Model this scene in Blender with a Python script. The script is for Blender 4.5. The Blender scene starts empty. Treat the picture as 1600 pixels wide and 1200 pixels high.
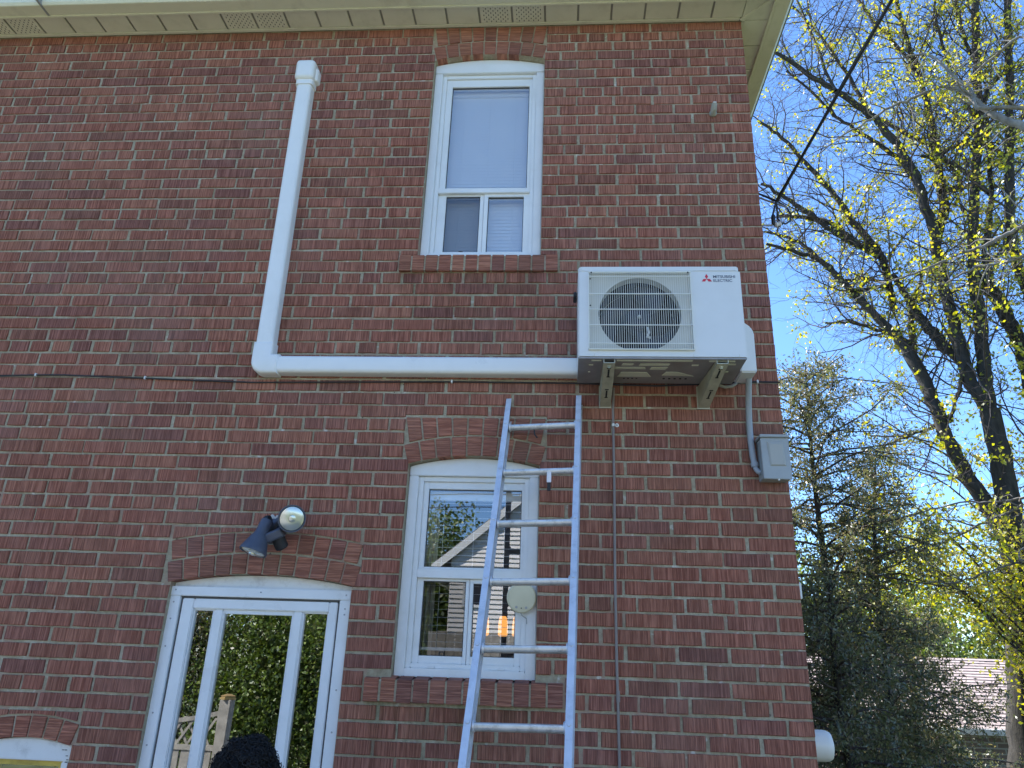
import bpy, bmesh, math, random
import numpy as np
from mathutils import Vector, Matrix

R = math.radians
scene = bpy.context.scene
col = scene.collection
rng = random.Random(7)

# ---------------------------------------------------------------- camera
def cam_axes(yaw, pitch, roll):
    f = Vector((math.sin(yaw) * math.cos(pitch), math.cos(yaw) * math.cos(pitch), math.sin(pitch)))
    r = Vector((math.cos(yaw), -math.sin(yaw), 0.0))
    u = r.cross(f)
    return (r * math.cos(roll) + u * math.sin(roll)), (u * math.cos(roll) - r * math.sin(roll)), f

CAM = Vector((-1.0683, -3.4516, 1.75))
cr, cu, cf = cam_axes(R(-4.0653), R(20.8557), R(1.9612))
FPX = 1150.73 / 1600.0
cam_data = bpy.data.cameras.new('camera')
cam_data.sensor_fit = 'HORIZONTAL'
cam_data.sensor_width = 36.0
cam_data.lens = 36.0 * FPX
cam_data.clip_start = 0.05
cam_data.clip_end = 2000.0
cam = bpy.data.objects.new('camera', cam_data)
col.objects.link(cam)
m = Matrix.Identity(4)
for i in range(3):
    m[i][0], m[i][1], m[i][2], m[i][3] = cr[i], cu[i], -cf[i], CAM[i]
cam.matrix_world = m
scene.camera = cam

def project(p):          # world -> photo pixels (1600 wide), used only to choose which bricks show largest
    d = Vector(p) - CAM
    z = d.dot(cf)
    return 800 + 1150.73 * d.dot(cr) / z, 600 - 1150.73 * d.dot(cu) / z, z

# ---------------------------------------------------------------- sky, sun, exposure
SUN_EL, SUN_AZ = 51.0, -48.0          # azimuth measured from +Y (behind the wall), negative = towards -X
world = bpy.data.worlds.new('World')
scene.world = world
world.use_nodes = True
wn = world.node_tree
wn.nodes.clear()
sky = wn.nodes.new('ShaderNodeTexSky')
sky.sky_type = 'NISHITA'
sky.sun_disc = False
sky.sun_elevation = R(SUN_EL)
sky.sun_rotation = R(SUN_AZ)
sky.altitude = 100
sky.air_density = 1.0
sky.dust_density = 0.0
sky.ozone_density = 10.0
bg = wn.nodes.new('ShaderNodeBackground')
bg.inputs['Strength'].default_value = 0.13
wo = wn.nodes.new('ShaderNodeOutputWorld')
wn.links.new(sky.outputs[0], bg.inputs[0])
wn.links.new(bg.outputs[0], wo.inputs[0])

sd = Vector((math.sin(R(SUN_AZ)) * math.cos(R(SUN_EL)), math.cos(R(SUN_AZ)) * math.cos(R(SUN_EL)), math.sin(R(SUN_EL))))
sun_data = bpy.data.lights.new('sun', 'SUN')
sun_data.energy = 5.0
sun_data.angle = R(0.53)
sun_data.color = (1.0, 0.96, 0.90)
sun = bpy.data.objects.new('sun', sun_data)
sun.rotation_euler = (-sd).to_track_quat('-Z', 'Y').to_euler()
sun.location = (-20, 14, 30)
col.objects.link(sun)

vs = scene.view_settings
vs.view_transform = 'Standard'
vs.look = 'None'
vs.gamma = 1.0
vs.exposure = 1.45
vs.use_curve_mapping = False
scene.cycles.max_bounces = 8
scene.cycles.transparent_max_bounces = 12
scene.cycles.caustics_reflective = False
scene.cycles.caustics_refractive = False

# ---------------------------------------------------------------- materials
MATS = {}
def new_mat(name):
    mt = bpy.data.materials.new(name)
    mt.use_nodes = True
    nt = mt.node_tree
    nt.nodes.clear()
    out = nt.nodes.new('ShaderNodeOutputMaterial')
    MATS[name] = mt
    return mt, nt, out

def N(nt, typ, **kw):
    n = nt.nodes.new(typ)
    for k, v in kw.items():
        if k == 'inp':
            for a, b in v.items():
                n.inputs[a].default_value = b
        else:
            setattr(n, k, v)
    return n

def L(nt, a, b):
    nt.links.new(a, b)

def ramp(nt, fac, stops):
    r = nt.nodes.new('ShaderNodeValToRGB')
    e = r.color_ramp.elements
    while len(e) < len(stops):
        e.new(0.5)
    for i, (p, c) in enumerate(stops):
        e[i].position = p
        e[i].color = (c[0], c[1], c[2], 1)
    if fac is not None:
        L(nt, fac, r.inputs[0])
    return r

def mixc(nt, fac, a, b, mode='MIX'):
    n = nt.nodes.new('ShaderNodeMix')
    n.data_type = 'RGBA'
    n.blend_type = mode
    if hasattr(fac, 'is_output'):
        L(nt, fac, n.inputs[0])
    else:
        n.inputs[0].default_value = fac
    for i, v in ((6, a), (7, b)):
        if hasattr(v, 'is_output'):
            L(nt, v, n.inputs[i])
        else:
            n.inputs[i].default_value = (v[0], v[1], v[2], 1)
    return n.outputs[2]

def plain(name, color, rough=0.5, metal=0.0, var=0.08, vscale=6.0, bump=0.0, bscale=120.0, dirt=None, dscale=3.0, damt=0.5, spec=0.5, coord='geo'):
    """Principled surface with noise-driven colour and roughness variation."""
    mt, nt, out = new_mat(name)
    p = N(nt, 'ShaderNodeBsdfPrincipled')
    p.inputs['Roughness'].default_value = rough
    p.inputs['Metallic'].default_value = metal
    p.inputs['Specular IOR Level'].default_value = spec
    if coord == 'geo':
        v = N(nt, 'ShaderNodeNewGeometry').outputs['Position']
    else:
        v = N(nt, 'ShaderNodeTexCoord').outputs['Object']
    n1 = N(nt, 'ShaderNodeTexNoise', inp={'Scale': vscale, 'Detail': 5.0})
    L(nt, v, n1.inputs['Vector'])
    lo = [c * (1 - var) for c in color]
    hi = [min(1, c * (1 + var)) for c in color]
    r1 = ramp(nt, n1.outputs[0], [(0.3, lo), (0.7, hi)])
    c = r1.outputs[0]
    if dirt:
        n2 = N(nt, 'ShaderNodeTexNoise', inp={'Scale': dscale, 'Detail': 8.0, 'Roughness': 0.7})
        L(nt, v, n2.inputs['Vector'])
        mr = N(nt, 'ShaderNodeMapRange', inp={1: 0.5, 2: 0.75, 3: 0.0, 4: damt})
        L(nt, n2.outputs[0], mr.inputs[0])
        c = mixc(nt, mr.outputs[0], c, dirt)
    L(nt, c, p.inputs['Base Color'])
    mr2 = N(nt, 'ShaderNodeMapRange', inp={1: 0.3, 2: 0.7, 3: max(0.02, rough - 0.07), 4: min(1, rough + 0.07)})
    L(nt, n1.outputs[0], mr2.inputs[0])
    L(nt, mr2.outputs[0], p.inputs['Roughness'])
    if bump:
        n3 = N(nt, 'ShaderNodeTexNoise', inp={'Scale': bscale, 'Detail': 4.0})
        L(nt, v, n3.inputs['Vector'])
        b = N(nt, 'ShaderNodeBump', inp={'Strength': bump, 'Distance': 0.003})
        L(nt, n3.outputs[0], b.inputs['Height'])
        L(nt, b.outputs[0], p.inputs['Normal'])
    L(nt, p.outputs[0], out.inputs[0])
    return mt

def sill_stain(nt, colour):
    """damp grime that has run down the wall under each brick sill."""
    geo = N(nt, 'ShaderNodeNewGeometry')
    sp = N(nt, 'ShaderNodeSeparateXYZ'); L(nt, geo.outputs['Position'], sp.inputs[0])
    nz = N(nt, 'ShaderNodeTexNoise', inp={'Scale': 1.0, 'Detail': 5.0, 'Roughness': 0.65})
    cx = N(nt, 'ShaderNodeMath', operation='MULTIPLY', inp={1: 16.0}); cz = N(nt, 'ShaderNodeMath', operation='MULTIPLY', inp={1: 2.2}); cc = N(nt, 'ShaderNodeCombineXYZ')
    L(nt, sp.outputs[0], cx.inputs[0]); L(nt, sp.outputs[2], cz.inputs[0]); L(nt, cx.outputs[0], cc.inputs[0]); L(nt, cz.outputs[0], cc.inputs[1]); L(nt, cc.outputs[0], nz.inputs['Vector'])
    nm = N(nt, 'ShaderNodeMapRange', inp={1: 0.38, 2: 0.66, 3: 0.0, 4: 1.0}); L(nt, nz.outputs[0], nm.inputs[0])
    for xc, zt in ((-1.518, 3.71), (-1.483, 1.58)):
        dx = N(nt, 'ShaderNodeMath', operation='SUBTRACT', inp={1: xc}); L(nt, sp.outputs[0], dx.inputs[0])
        ab = N(nt, 'ShaderNodeMath', operation='ABSOLUTE'); L(nt, dx.outputs[0], ab.inputs[0])
        fx = N(nt, 'ShaderNodeMapRange', inp={1: 0.36, 2: 0.50, 3: 1.0, 4: 0.0}); L(nt, ab.outputs[0], fx.inputs[0])
        fz = N(nt, 'ShaderNodeMapRange', inp={1: zt - 0.42, 2: zt - 0.02, 3: 0.0, 4: 1.0}); L(nt, sp.outputs[2], fz.inputs[0])
        ft = N(nt, 'ShaderNodeMath', operation='LESS_THAN', inp={1: zt + 0.004}); L(nt, sp.outputs[2], ft.inputs[0])
        m1 = N(nt, 'ShaderNodeMath', operation='MULTIPLY'); L(nt, fx.outputs[0], m1.inputs[0]); L(nt, fz.outputs[0], m1.inputs[1])
        m2 = N(nt, 'ShaderNodeMath', operation='MULTIPLY'); L(nt, m1.outputs[0], m2.inputs[0]); L(nt, ft.outputs[0], m2.inputs[1])
        m3 = N(nt, 'ShaderNodeMath', operation='MULTIPLY'); L(nt, m2.outputs[0], m3.inputs[0]); L(nt, nm.outputs[0], m3.inputs[1])
        m4 = N(nt, 'ShaderNodeMath', operation='MULTIPLY', inp={1: 0.8}); L(nt, m3.outputs[0], m4.inputs[0])
        colour = mixc(nt, m4.outputs[0], colour, mixc(nt, 1.0, colour, (0.50, 0.56, 0.46), 'MULTIPLY'))
    return colour

def brick_material(name, vertical):
    """Rug-faced clay brick: scored striations, a tint of its own for every brick."""
    mt, nt, out = new_mat(name)
    geo = N(nt, 'ShaderNodeNewGeometry')
    oi = N(nt, 'ShaderNodeObjectInfo')
    add = N(nt, 'ShaderNodeMath', operation='ADD')
    L(nt, geo.outputs['Random Per Island'], add.inputs[0])
    L(nt, oi.outputs['Random'], add.inputs[1])
    fr = N(nt, 'ShaderNodeMath', operation='FRACT')
    L(nt, add.outputs[0], fr.inputs[0])
    mul = N(nt, 'ShaderNodeMath', operation='MULTIPLY', inp={1: 37.7})
    L(nt, fr.outputs[0], mul.inputs[0])
    fr2 = N(nt, 'ShaderNodeMath', operation='FRACT')
    L(nt, mul.outputs[0], fr2.inputs[0])
    base = ramp(nt, fr.outputs[0], [(0.0, (0.239, 0.097, 0.068)), (0.10, (0.297, 0.117, 0.077)), (0.3, (0.355, 0.129, 0.086)),
                                     (0.5, (0.319, 0.117, 0.078)), (0.70, (0.372, 0.147, 0.094)), (0.88, (0.290, 0.111, 0.082)), (1.0, (0.243, 0.097, 0.073))])
    sx = N(nt, 'ShaderNodeSeparateXYZ')
    L(nt, geo.outputs['Position'], sx.inputs[0])
    along = N(nt, 'ShaderNodeMath', operation='ADD')       # runs along either wall
    L(nt, sx.outputs[0], along.inputs[0])
    L(nt, sx.outputs[1], along.inputs[1])
    off = N(nt, 'ShaderNodeMath', operation='MULTIPLY', inp={1: 211.0})
    L(nt, fr2.outputs[0], off.inputs[0])
    def vec(sa, sz):
        a = N(nt, 'ShaderNodeMath', operation='MULTIPLY', inp={1: sa}); L(nt, along.outputs[0], a.inputs[0])
        z = N(nt, 'ShaderNodeMath', operation='MULTIPLY', inp={1: sz}); L(nt, sx.outputs[2], z.inputs[0])
        c = N(nt, 'ShaderNodeCombineXYZ')
        L(nt, a.outputs[0], c.inputs[0]); L(nt, z.outputs[0], c.inputs[1]); L(nt, off.outputs[0], c.inputs[2])
        return c.outputs[0]
    fine = 200.0
    s1 = N(nt, 'ShaderNodeTexNoise', inp={'Scale': 1.0, 'Detail': 3.0, 'Roughness': 0.7})
    L(nt, vec(fine if vertical else 5.0, 5.0 if vertical else 200.0), s1.inputs['Vector'])
    streak = N(nt, 'ShaderNodeMapRange', inp={1: 0.41, 2: 0.59, 3: 0.0, 4: 1.0})
    L(nt, s1.outputs[0], streak.inputs[0])
    s2 = N(nt, 'ShaderNodeTexNoise', inp={'Scale': 1.0, 'Detail': 4.0})
    L(nt, vec(14.0, 20.0), s2.inputs['Vector'])
    patch = N(nt, 'ShaderNodeMapRange', inp={1: 0.35, 2: 0.7, 3: 0.0, 4: 1.0})
    L(nt, s2.outputs[0], patch.inputs[0])
    grit = N(nt, 'ShaderNodeTexNoise', inp={'Scale': 420.0, 'Detail': 2.0})
    L(nt, geo.outputs['Position'], grit.inputs['Vector'])
    dk = (0.66, 0.62, 0.61) if vertical else (0.74, 0.72, 0.70)
    dark = mixc(nt, 1.0, base.outputs[0], dk, 'MULTIPLY')
    lite = mixc(nt, 1.0, base.outputs[0], (1.28, 1.42, 1.44) if vertical else (1.42, 1.60, 1.55), 'MULTIPLY')
    c1 = mixc(nt, streak.outputs[0], dark, lite)
    pf = N(nt, 'ShaderNodeMath', operation='MULTIPLY', inp={1: 0.55}); L(nt, patch.outputs[0], pf.inputs[0])
    purple = mixc(nt, 1.0, c1, (0.80, 0.78, 0.80), 'MULTIPLY')
    c2 = mixc(nt, pf.outputs[0], c1, purple)
    # lime bloom and mortar smear: wide soft patches of the wall
    s3 = N(nt, 'ShaderNodeTexNoise', inp={'Scale': 1.3, 'Detail': 7.0, 'Roughness': 0.62})
    L(nt, geo.outputs['Position'], s3.inputs['Vector'])
    bl = N(nt, 'ShaderNodeMapRange', inp={1: 0.48, 2: 0.74, 3: 0.0, 4: 0.28}); L(nt, s3.outputs[0], bl.inputs[0])
    c3 = mixc(nt, bl.outputs[0], c2, (0.34, 0.24, 0.20))
    s4 = N(nt, 'ShaderNodeTexNoise', inp={'Scale': 34.0, 'Detail': 6.0, 'Roughness': 0.75})
    L(nt, geo.outputs['Position'], s4.inputs['Vector'])
    sm = N(nt, 'ShaderNodeMapRange', inp={1: 0.66, 2: 0.80, 3: 0.0, 4: 0.5}); L(nt, s4.outputs[0], sm.inputs[0])
    c4 = mixc(nt, sm.outputs[0], c3, (0.36, 0.31, 0.26))
    s5 = N(nt, 'ShaderNodeTexNoise', inp={'Scale': 1.0, 'Detail': 5.0, 'Roughness': 0.6})
    a5 = N(nt, 'ShaderNodeCombineXYZ'); m5 = N(nt, 'ShaderNodeMath', operation='MULTIPLY', inp={1: 5.0}); z5 = N(nt, 'ShaderNodeMath', operation='MULTIPLY', inp={1: 0.9})
    L(nt, along.outputs[0], m5.inputs[0]); L(nt, sx.outputs[2], z5.inputs[0]); L(nt, m5.outputs[0], a5.inputs[0]); L(nt, z5.outputs[0], a5.inputs[1]); L(nt, a5.outputs[0], s5.inputs['Vector'])
    gm = N(nt, 'ShaderNodeMapRange', inp={1: 0.52, 2: 0.78, 3: 0.0, 4: 0.45}); L(nt, s5.outputs[0], gm.inputs[0])
    c4 = mixc(nt, gm.outputs[0], c4, mixc(nt, 1.0, c4, (0.62, 0.60, 0.56), 'MULTIPLY'))
    p = N(nt, 'ShaderNodeBsdfPrincipled')
    p.inputs['Roughness'].default_value = 0.88
    p.inputs['Specular IOR Level'].default_value = 0.25
    c4 = sill_stain(nt, c4)
    L(nt, c4, p.inputs['Base Color'])
    h = N(nt, 'ShaderNodeMath', operation='MULTIPLY_ADD', inp={1: 0.35})
    L(nt, grit.outputs[0], h.inputs[0]); L(nt, streak.outputs[0], h.inputs[2])
    b = N(nt, 'ShaderNodeBump', inp={'Strength': 0.9, 'Distance': 0.0022})
    L(nt, h.outputs[0], b.inputs['Height'])
    L(nt, b.outputs[0], p.inputs['Normal'])
    L(nt, p.outputs[0], out.inputs[0])
    return mt

brick_material('brick', True)
brick_material('brick_rowlock', False)

def mortar_material():
    mt, nt, out = new_mat('mortar')
    geo = N(nt, 'ShaderNodeNewGeometry')
    n1 = N(nt, 'ShaderNodeTexNoise', inp={'Scale': 5.0, 'Detail': 6.0, 'Roughness': 0.7})
    n2 = N(nt, 'ShaderNodeTexNoise', inp={'Scale': 70.0, 'Detail': 5.0, 'Roughness': 0.7})
    for n in (n1, n2):
        L(nt, geo.outputs['Position'], n.inputs['Vector'])
    r1 = ramp(nt, n1.outputs[0], [(0.3, (0.29, 0.245, 0.165)), (0.5, (0.395, 0.345, 0.245)), (0.7, (0.50, 0.455, 0.35))])
    r2 = ramp(nt, n2.outputs[0], [(0.3, (0.72, 0.70, 0.66)), (0.62, (1.05, 1.05, 1.05))])
    c = mixc(nt, 1.0, r1.outputs[0], r2.outputs[0], 'MULTIPLY')
    n3 = N(nt, 'ShaderNodeTexNoise', inp={'Scale': 48.0, 'Detail': 3.0}); L(nt, geo.outputs['Position'], n3.inputs['Vector'])
    pit = N(nt, 'ShaderNodeMapRange', inp={1: 0.70, 2: 0.76, 3: 0.0, 4: 0.85}); L(nt, n3.outputs[0], pit.inputs[0])
    c = mixc(nt, pit.outputs[0], c, (0.05, 0.045, 0.04))
    n5 = N(nt, 'ShaderNodeTexNoise', inp={'Scale': 9.0, 'Detail': 3.0}); L(nt, geo.outputs['Position'], n5.inputs['Vector'])
    pk = N(nt, 'ShaderNodeMapRange', inp={1: 0.52, 2: 0.62, 3: 0.0, 4: 0.6}); L(nt, n5.outputs[0], pk.inputs[0])
    c = mixc(nt, pk.outputs[0], c, (0.36, 0.225, 0.17))
    n4 = N(nt, 'ShaderNodeTexNoise', inp={'Scale': 23.0, 'Detail': 4.0}); L(nt, geo.outputs['Position'], n4.inputs['Vector'])
    wh = N(nt, 'ShaderNodeMapRange', inp={1: 0.64, 2: 0.74, 3: 0.0, 4: 0.7}); L(nt, n4.outputs[0], wh.inputs[0])
    c = mixc(nt, wh.outputs[0], c, (0.66, 0.64, 0.58))
    p = N(nt, 'ShaderNodeBsdfPrincipled'); p.inputs['Roughness'].default_value = 0.95
    p.inputs['Specular IOR Level'].default_value = 0.2
    c = sill_stain(nt, c)
    L(nt, c, p.inputs['Base Color'])
    b = N(nt, 'ShaderNodeBump', inp={'Strength': 0.8, 'Distance': 0.004})
    L(nt, n2.outputs[0], b.inputs['Height']); L(nt, b.outputs[0], p.inputs['Normal'])
    L(nt, p.outputs[0], out.inputs[0])
mortar_material()

def glass_material(name, tint=(0.93, 0.95, 0.95), boost=2.3, wobble=0.0, cap=0.34):
    mt, nt, out = new_mat(name)
    fz = N(nt, 'ShaderNodeFresnel', inp={'IOR': 1.5})
    mb_ = N(nt, 'ShaderNodeMath', operation='MULTIPLY', inp={1: boost}); L(nt, fz.outputs[0], mb_.inputs[0])
    mu = N(nt, 'ShaderNodeMath', operation='MINIMUM', inp={1: cap}); L(nt, mb_.outputs[0], mu.inputs[0])
    tr = N(nt, 'ShaderNodeBsdfTransparent'); tr.inputs[0].default_value = (*tint, 1)
    gl = N(nt, 'ShaderNodeBsdfGlossy'); gl.inputs['Roughness'].default_value = 0.0
    gl.inputs['Color'].default_value = (0.97, 0.98, 1.0, 1)
    if wobble:
        g = N(nt, 'ShaderNodeNewGeometry')
        n = N(nt, 'ShaderNodeTexNoise', inp={'Scale': 2.2, 'Detail': 1.0}); L(nt, g.outputs['Position'], n.inputs['Vector'])
        b = N(nt, 'ShaderNodeBump', inp={'Strength': wobble, 'Distance': 0.01}); L(nt, n.outputs[0], b.inputs['Height'])
        L(nt, b.outputs[0], gl.inputs['Normal'])
    ms = N(nt, 'ShaderNodeMixShader')
    L(nt, mu.outputs[0], ms.inputs[0]); L(nt, tr.outputs[0], ms.inputs[1]); L(nt, gl.outputs[0], ms.inputs[2])
    L(nt, ms.outputs[0], out.inputs[0])
    return mt
glass_material('glass', tint=(0.97, 0.985, 0.985), boost=5.6, wobble=0.03, cap=0.40)
glass_material('door_glass', tint=(0.55, 0.60, 0.58), boost=8.5, wobble=0.04, cap=0.5)
glass_material('screen_glass', tint=(0.60, 0.61, 0.62), boost=2.6)

def leaf_material(name, stops, trans=0.5, tcol=(1.1, 1.15, 0.5)):
    mt, nt, out = new_mat(name)
    geo = N(nt, 'ShaderNodeNewGeometry')
    r = ramp(nt, geo.outputs['Random Per Island'], stops)
    d = N(nt, 'ShaderNodeBsdfDiffuse'); t = N(nt, 'ShaderNodeBsdfTranslucent')
    L(nt, r.outputs[0], d.inputs[0])
    tc = mixc(nt, 1.0, r.outputs[0], tcol, 'MULTIPLY'); L(nt, tc, t.inputs[0])
    g = N(nt, 'ShaderNodeBsdfGlossy'); g.inputs['Roughness'].default_value = 0.45
    g.inputs[0].default_value = (0.9, 0.9, 0.9, 1)
    m1 = N(nt, 'ShaderNodeMixShader', inp={0: trans}); L(nt, d.outputs[0], m1.inputs[1]); L(nt, t.outputs[0], m1.inputs[2])
    m2 = N(nt, 'ShaderNodeMixShader', inp={0: 0.06}); L(nt, m1.outputs[0], m2.inputs[1]); L(nt, g.outputs[0], m2.inputs[2])
    L(nt, m2.outputs[0], out.inputs[0])
leaf_material('spring_leaf', [(0.0, (0.20, 0.24, 0.02)), (0.35, (0.34, 0.36, 0.025)), (0.7, (0.48, 0.45, 0.03)), (1.0, (0.30, 0.24, 0.06))], 0.62, (1.4, 1.35, 0.35))
leaf_material('cedar_leaf', [(0.0, (0.075, 0.095, 0.052)), (0.40, (0.14, 0.16, 0.082)), (0.70, (0.20, 0.215, 0.11)), (0.86, (0.19, 0.14, 0.09)), (1.0, (0.29, 0.26, 0.15))], 0.48, (1.2, 1.15, 0.7))
leaf_material('hedge_leaf', [(0.0, (0.05, 0.085, 0.016)), (0.5, (0.12, 0.19, 0.03)), (0.85, (0.22, 0.30, 0.04)), (1.0, (0.16, 0.14, 0.06))], 0.35, (1.2, 1.2, 0.5))

def bark_material(name, a, b, scale):
    mt, nt, out = new_mat(name)
    geo = N(nt, 'ShaderNodeNewGeometry')
    mp = N(nt, 'ShaderNodeMapping'); mp.inputs['Scale'].default_value = (1, 1, 0.3)
    L(nt, geo.outputs['Position'], mp.inputs[0])
    n = N(nt, 'ShaderNodeTexNoise', inp={'Scale': scale, 'Detail': 8.0, 'Roughness': 0.7}); L(nt, mp.outputs[0], n.inputs['Vector'])
    r = ramp(nt, n.outputs[0], [(0.35, a), (0.65, b)])
    p = N(nt, 'ShaderNodeBsdfPrincipled'); p.inputs['Roughness'].default_value = 0.9
    L(nt, r.outputs[0], p.inputs['Base Color'])
    bp = N(nt, 'ShaderNodeBump', inp={'Strength': 0.8, 'Distance': 0.02}); L(nt, n.outputs[0], bp.inputs['Height']); L(nt, bp.outputs[0], p.inputs['Normal'])
    L(nt, p.outputs[0], out.inputs[0])
bark_material('dark_bark', (0.020, 0.018, 0.015), (0.060, 0.053, 0.043), 14)
bark_material('pale_bark', (0.13, 0.115, 0.10), (0.30, 0.28, 0.25), 10)
bark_material('twig_bark', (0.05, 0.04, 0.038), (0.10, 0.08, 0.07), 6)

plain('vinyl', (0.76, 0.77, 0.76), 0.38, var=0.03, dirt=(0.52, 0.50, 0.44), dscale=7, damt=0.25)
plain('door_aluminium', (0.78, 0.79, 0.79), 0.32, var=0.03, dirt=(0.5, 0.48, 0.42), dscale=5, damt=0.22)
plain('old_white_paint', (0.74, 0.74, 0.72), 0.55, var=0.05, dirt=(0.32, 0.30, 0.27), dscale=16, damt=0.5)
plain('seam', (0.10, 0.10, 0.10), 0.8)
plain('gasket', (0.03, 0.03, 0.035), 0.6)
plain('soffit_cream', (0.70, 0.675, 0.54), 0.42, var=0.04, dirt=(0.36, 0.34, 0.26), dscale=9, damt=0.3)
plain('soffit_groove', (0.36, 0.35, 0.28), 0.6)
plain('gutter_cream', (0.72, 0.70, 0.55), 0.36, var=0.04, dirt=(0.30, 0.28, 0.22), dscale=6, damt=0.4)
plain('grey_lip', (0.30, 0.31, 0.31), 0.5)
plain('roof_shingle', (0.12, 0.105, 0.10), 0.9, var=0.35, vscale=18, bump=0.6, bscale=40)
plain('neighbour_shingle', (0.36, 0.29, 0.27), 0.85, var=0.25, vscale=14, bump=0.5, bscale=30)
plain('duct_white', (0.80, 0.80, 0.77), 0.33, var=0.02, dirt=(0.6, 0.58, 0.5), dscale=5, damt=0.2)
plain('ac_ivory', (0.70, 0.71, 0.70), 0.34, var=0.02, dirt=(0.55, 0.54, 0.48), dscale=4, damt=0.2)
plain('ac_grille', (0.74, 0.745, 0.69), 0.4, var=0.03)
plain('ac_shroud', (0.62, 0.615, 0.55), 0.5, var=0.03)
plain('ac_fan', (0.024, 0.030, 0.050), 0.45, var=0.1)
plain('ac_dark', (0.012, 0.013, 0.02), 0.7)
plain('ac_base', (0.31, 0.305, 0.31), 0.42, metal=0.35, var=0.15, vscale=14)
plain('ac_lit_plate', (0.62, 0.62, 0.50), 0.5, var=0.06)
plain('logo_red', (0.62, 0.025, 0.05), 0.4, var=0.02)
plain('logo_grey', (0.10, 0.115, 0.16), 0.45, var=0.02)
plain('galvanised', (0.46, 0.455, 0.36), 0.45, metal=0.3, var=0.16, vscale=22)
plain('slot_dark', (0.02, 0.02, 0.022), 0.8)
plain('aluminium', (0.66, 0.67, 0.69), 0.42, metal=0.4, var=0.07, vscale=18, dirt=(0.28, 0.27, 0.26), dscale=22, damt=0.45)
plain('rung_aluminium', (0.66, 0.66, 0.64), 0.4, metal=0.55, var=0.08, vscale=20, dirt=(0.20, 0.18, 0.15), dscale=26, damt=0.75)
plain('black_rubber', (0.02, 0.02, 0.022), 0.6)
plain('lamp_slate', (0.070, 0.080, 0.110), 0.5, var=0.08, vscale=30)
plain('lamp_reflector', (0.62, 0.62, 0.55), 0.22, metal=0.6, var=0.05)
plain('caulk', (0.50, 0.48, 0.44), 0.8, var=0.2, vscale=40, bump=0.5)
plain('cable_black', (0.018, 0.018, 0.020), 0.5)
plain('cable_taupe', (0.24, 0.20, 0.18), 0.55, var=0.1)
plain('cable_grey', (0.36, 0.36, 0.36), 0.5)
plain('clip_white', (0.72, 0.72, 0.70), 0.5)
plain('conduit_grey', (0.30, 0.33, 0.36), 0.45, var=0.05)
plain('box_grey', (0.33, 0.35, 0.35), 0.42, var=0.05, dirt=(0.25, 0.25, 0.24), dscale=9, damt=0.3)
plain('box_panel', (0.37, 0.365, 0.335), 0.5, var=0.04)
plain('cream_plastic', (0.66, 0.60, 0.42), 0.4, var=0.06, vscale=12)
plain('stub_white', (0.30, 0.29, 0.24), 0.5, var=0.08, vscale=30)
plain('pvc_white', (0.74, 0.72, 0.66), 0.35, var=0.03)
plain('blind_white', (0.86, 0.87, 0.87), 0.5, var=0.02)
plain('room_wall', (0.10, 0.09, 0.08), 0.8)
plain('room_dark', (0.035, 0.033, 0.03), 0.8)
plain('curtain', (0.55, 0.50, 0.44), 0.9, var=0.1)
plain('amber_paint', (0.50, 0.36, 0.06), 0.4, var=0.25, vscale=20)
plain('bounce_stone', (0.25, 0.245, 0.235), 0.9, var=0.18, vscale=3.0, bump=0.4, bscale=80, dirt=(0.22, 0.21, 0.17), dscale=2.0, damt=0.5)
plain('lawn', (0.115, 0.135, 0.055), 0.95, var=0.35, vscale=2.5, bump=1.0, bscale=60)
plain('fence_wood', (0.33, 0.31, 0.27), 0.85, var=0.25, vscale=14, bump=0.4, bscale=60)
plain('siding_white', (0.78, 0.74, 0.70), 0.55, var=0.05)
plain('trim_white', (0.72, 0.72, 0.70), 0.5, var=0.04)
plain('window_dark', (0.03, 0.035, 0.045), 0.15)
plain('copper_cap', (0.55, 0.36, 0.14), 0.4, metal=0.5)
plain('hair', (0.007, 0.0065, 0.007), 0.75, var=0.3, vscale=80)
plain('skin', (0.30, 0.17, 0.11), 0.5, var=0.06)
plain('shirt', (0.05, 0.06, 0.075), 0.85, var=0.1)
plain('eye_white', (0.7, 0.68, 0.64), 0.3)
plain('lip', (0.28, 0.11, 0.09), 0.5)

mt, nt, out = new_mat('lamp_glow')
e = N(nt, 'ShaderNodeEmission'); e.inputs[0].default_value = (1.0, 0.42, 0.09, 1); e.inputs[1].default_value = 0.5
L(nt, e.outputs[0], out.inputs[0])

def shingle_brick_wall(name):       # far garage wall, courses too small to lay one by one
    mt, nt, out = new_mat(name)
    geo = N(nt, 'ShaderNodeNewGeometry')
    mp = N(nt, 'ShaderNodeMapping'); mp.inputs['Rotation'].default_value = (R(-90), 0, 0)
    L(nt, geo.outputs['Position'], mp.inputs[0])
    bt = N(nt, 'ShaderNodeTexBrick', inp={'Scale': 1.0, 'Mortar Size': 0.010, 'Brick Width': 0.225, 'Row Height': 0.075})
    bt.inputs['Color1'].default_value = (0.17, 0.125, 0.105, 1); bt.inputs['Color2'].default_value = (0.22, 0.155, 0.125, 1)
    bt.inputs['Mortar'].default_value = (0.34, 0.32, 0.28, 1)
    L(nt, mp.outputs[0], bt.inputs[0])
    p = N(nt, 'ShaderNodeBsdfPrincipled'); p.inputs['Roughness'].default_value = 0.9
    L(nt, bt.outputs[0], p.inputs['Base Color']); L(nt, p.outputs[0], out.inputs[0])
shingle_brick_wall('garage_brick')

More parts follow.
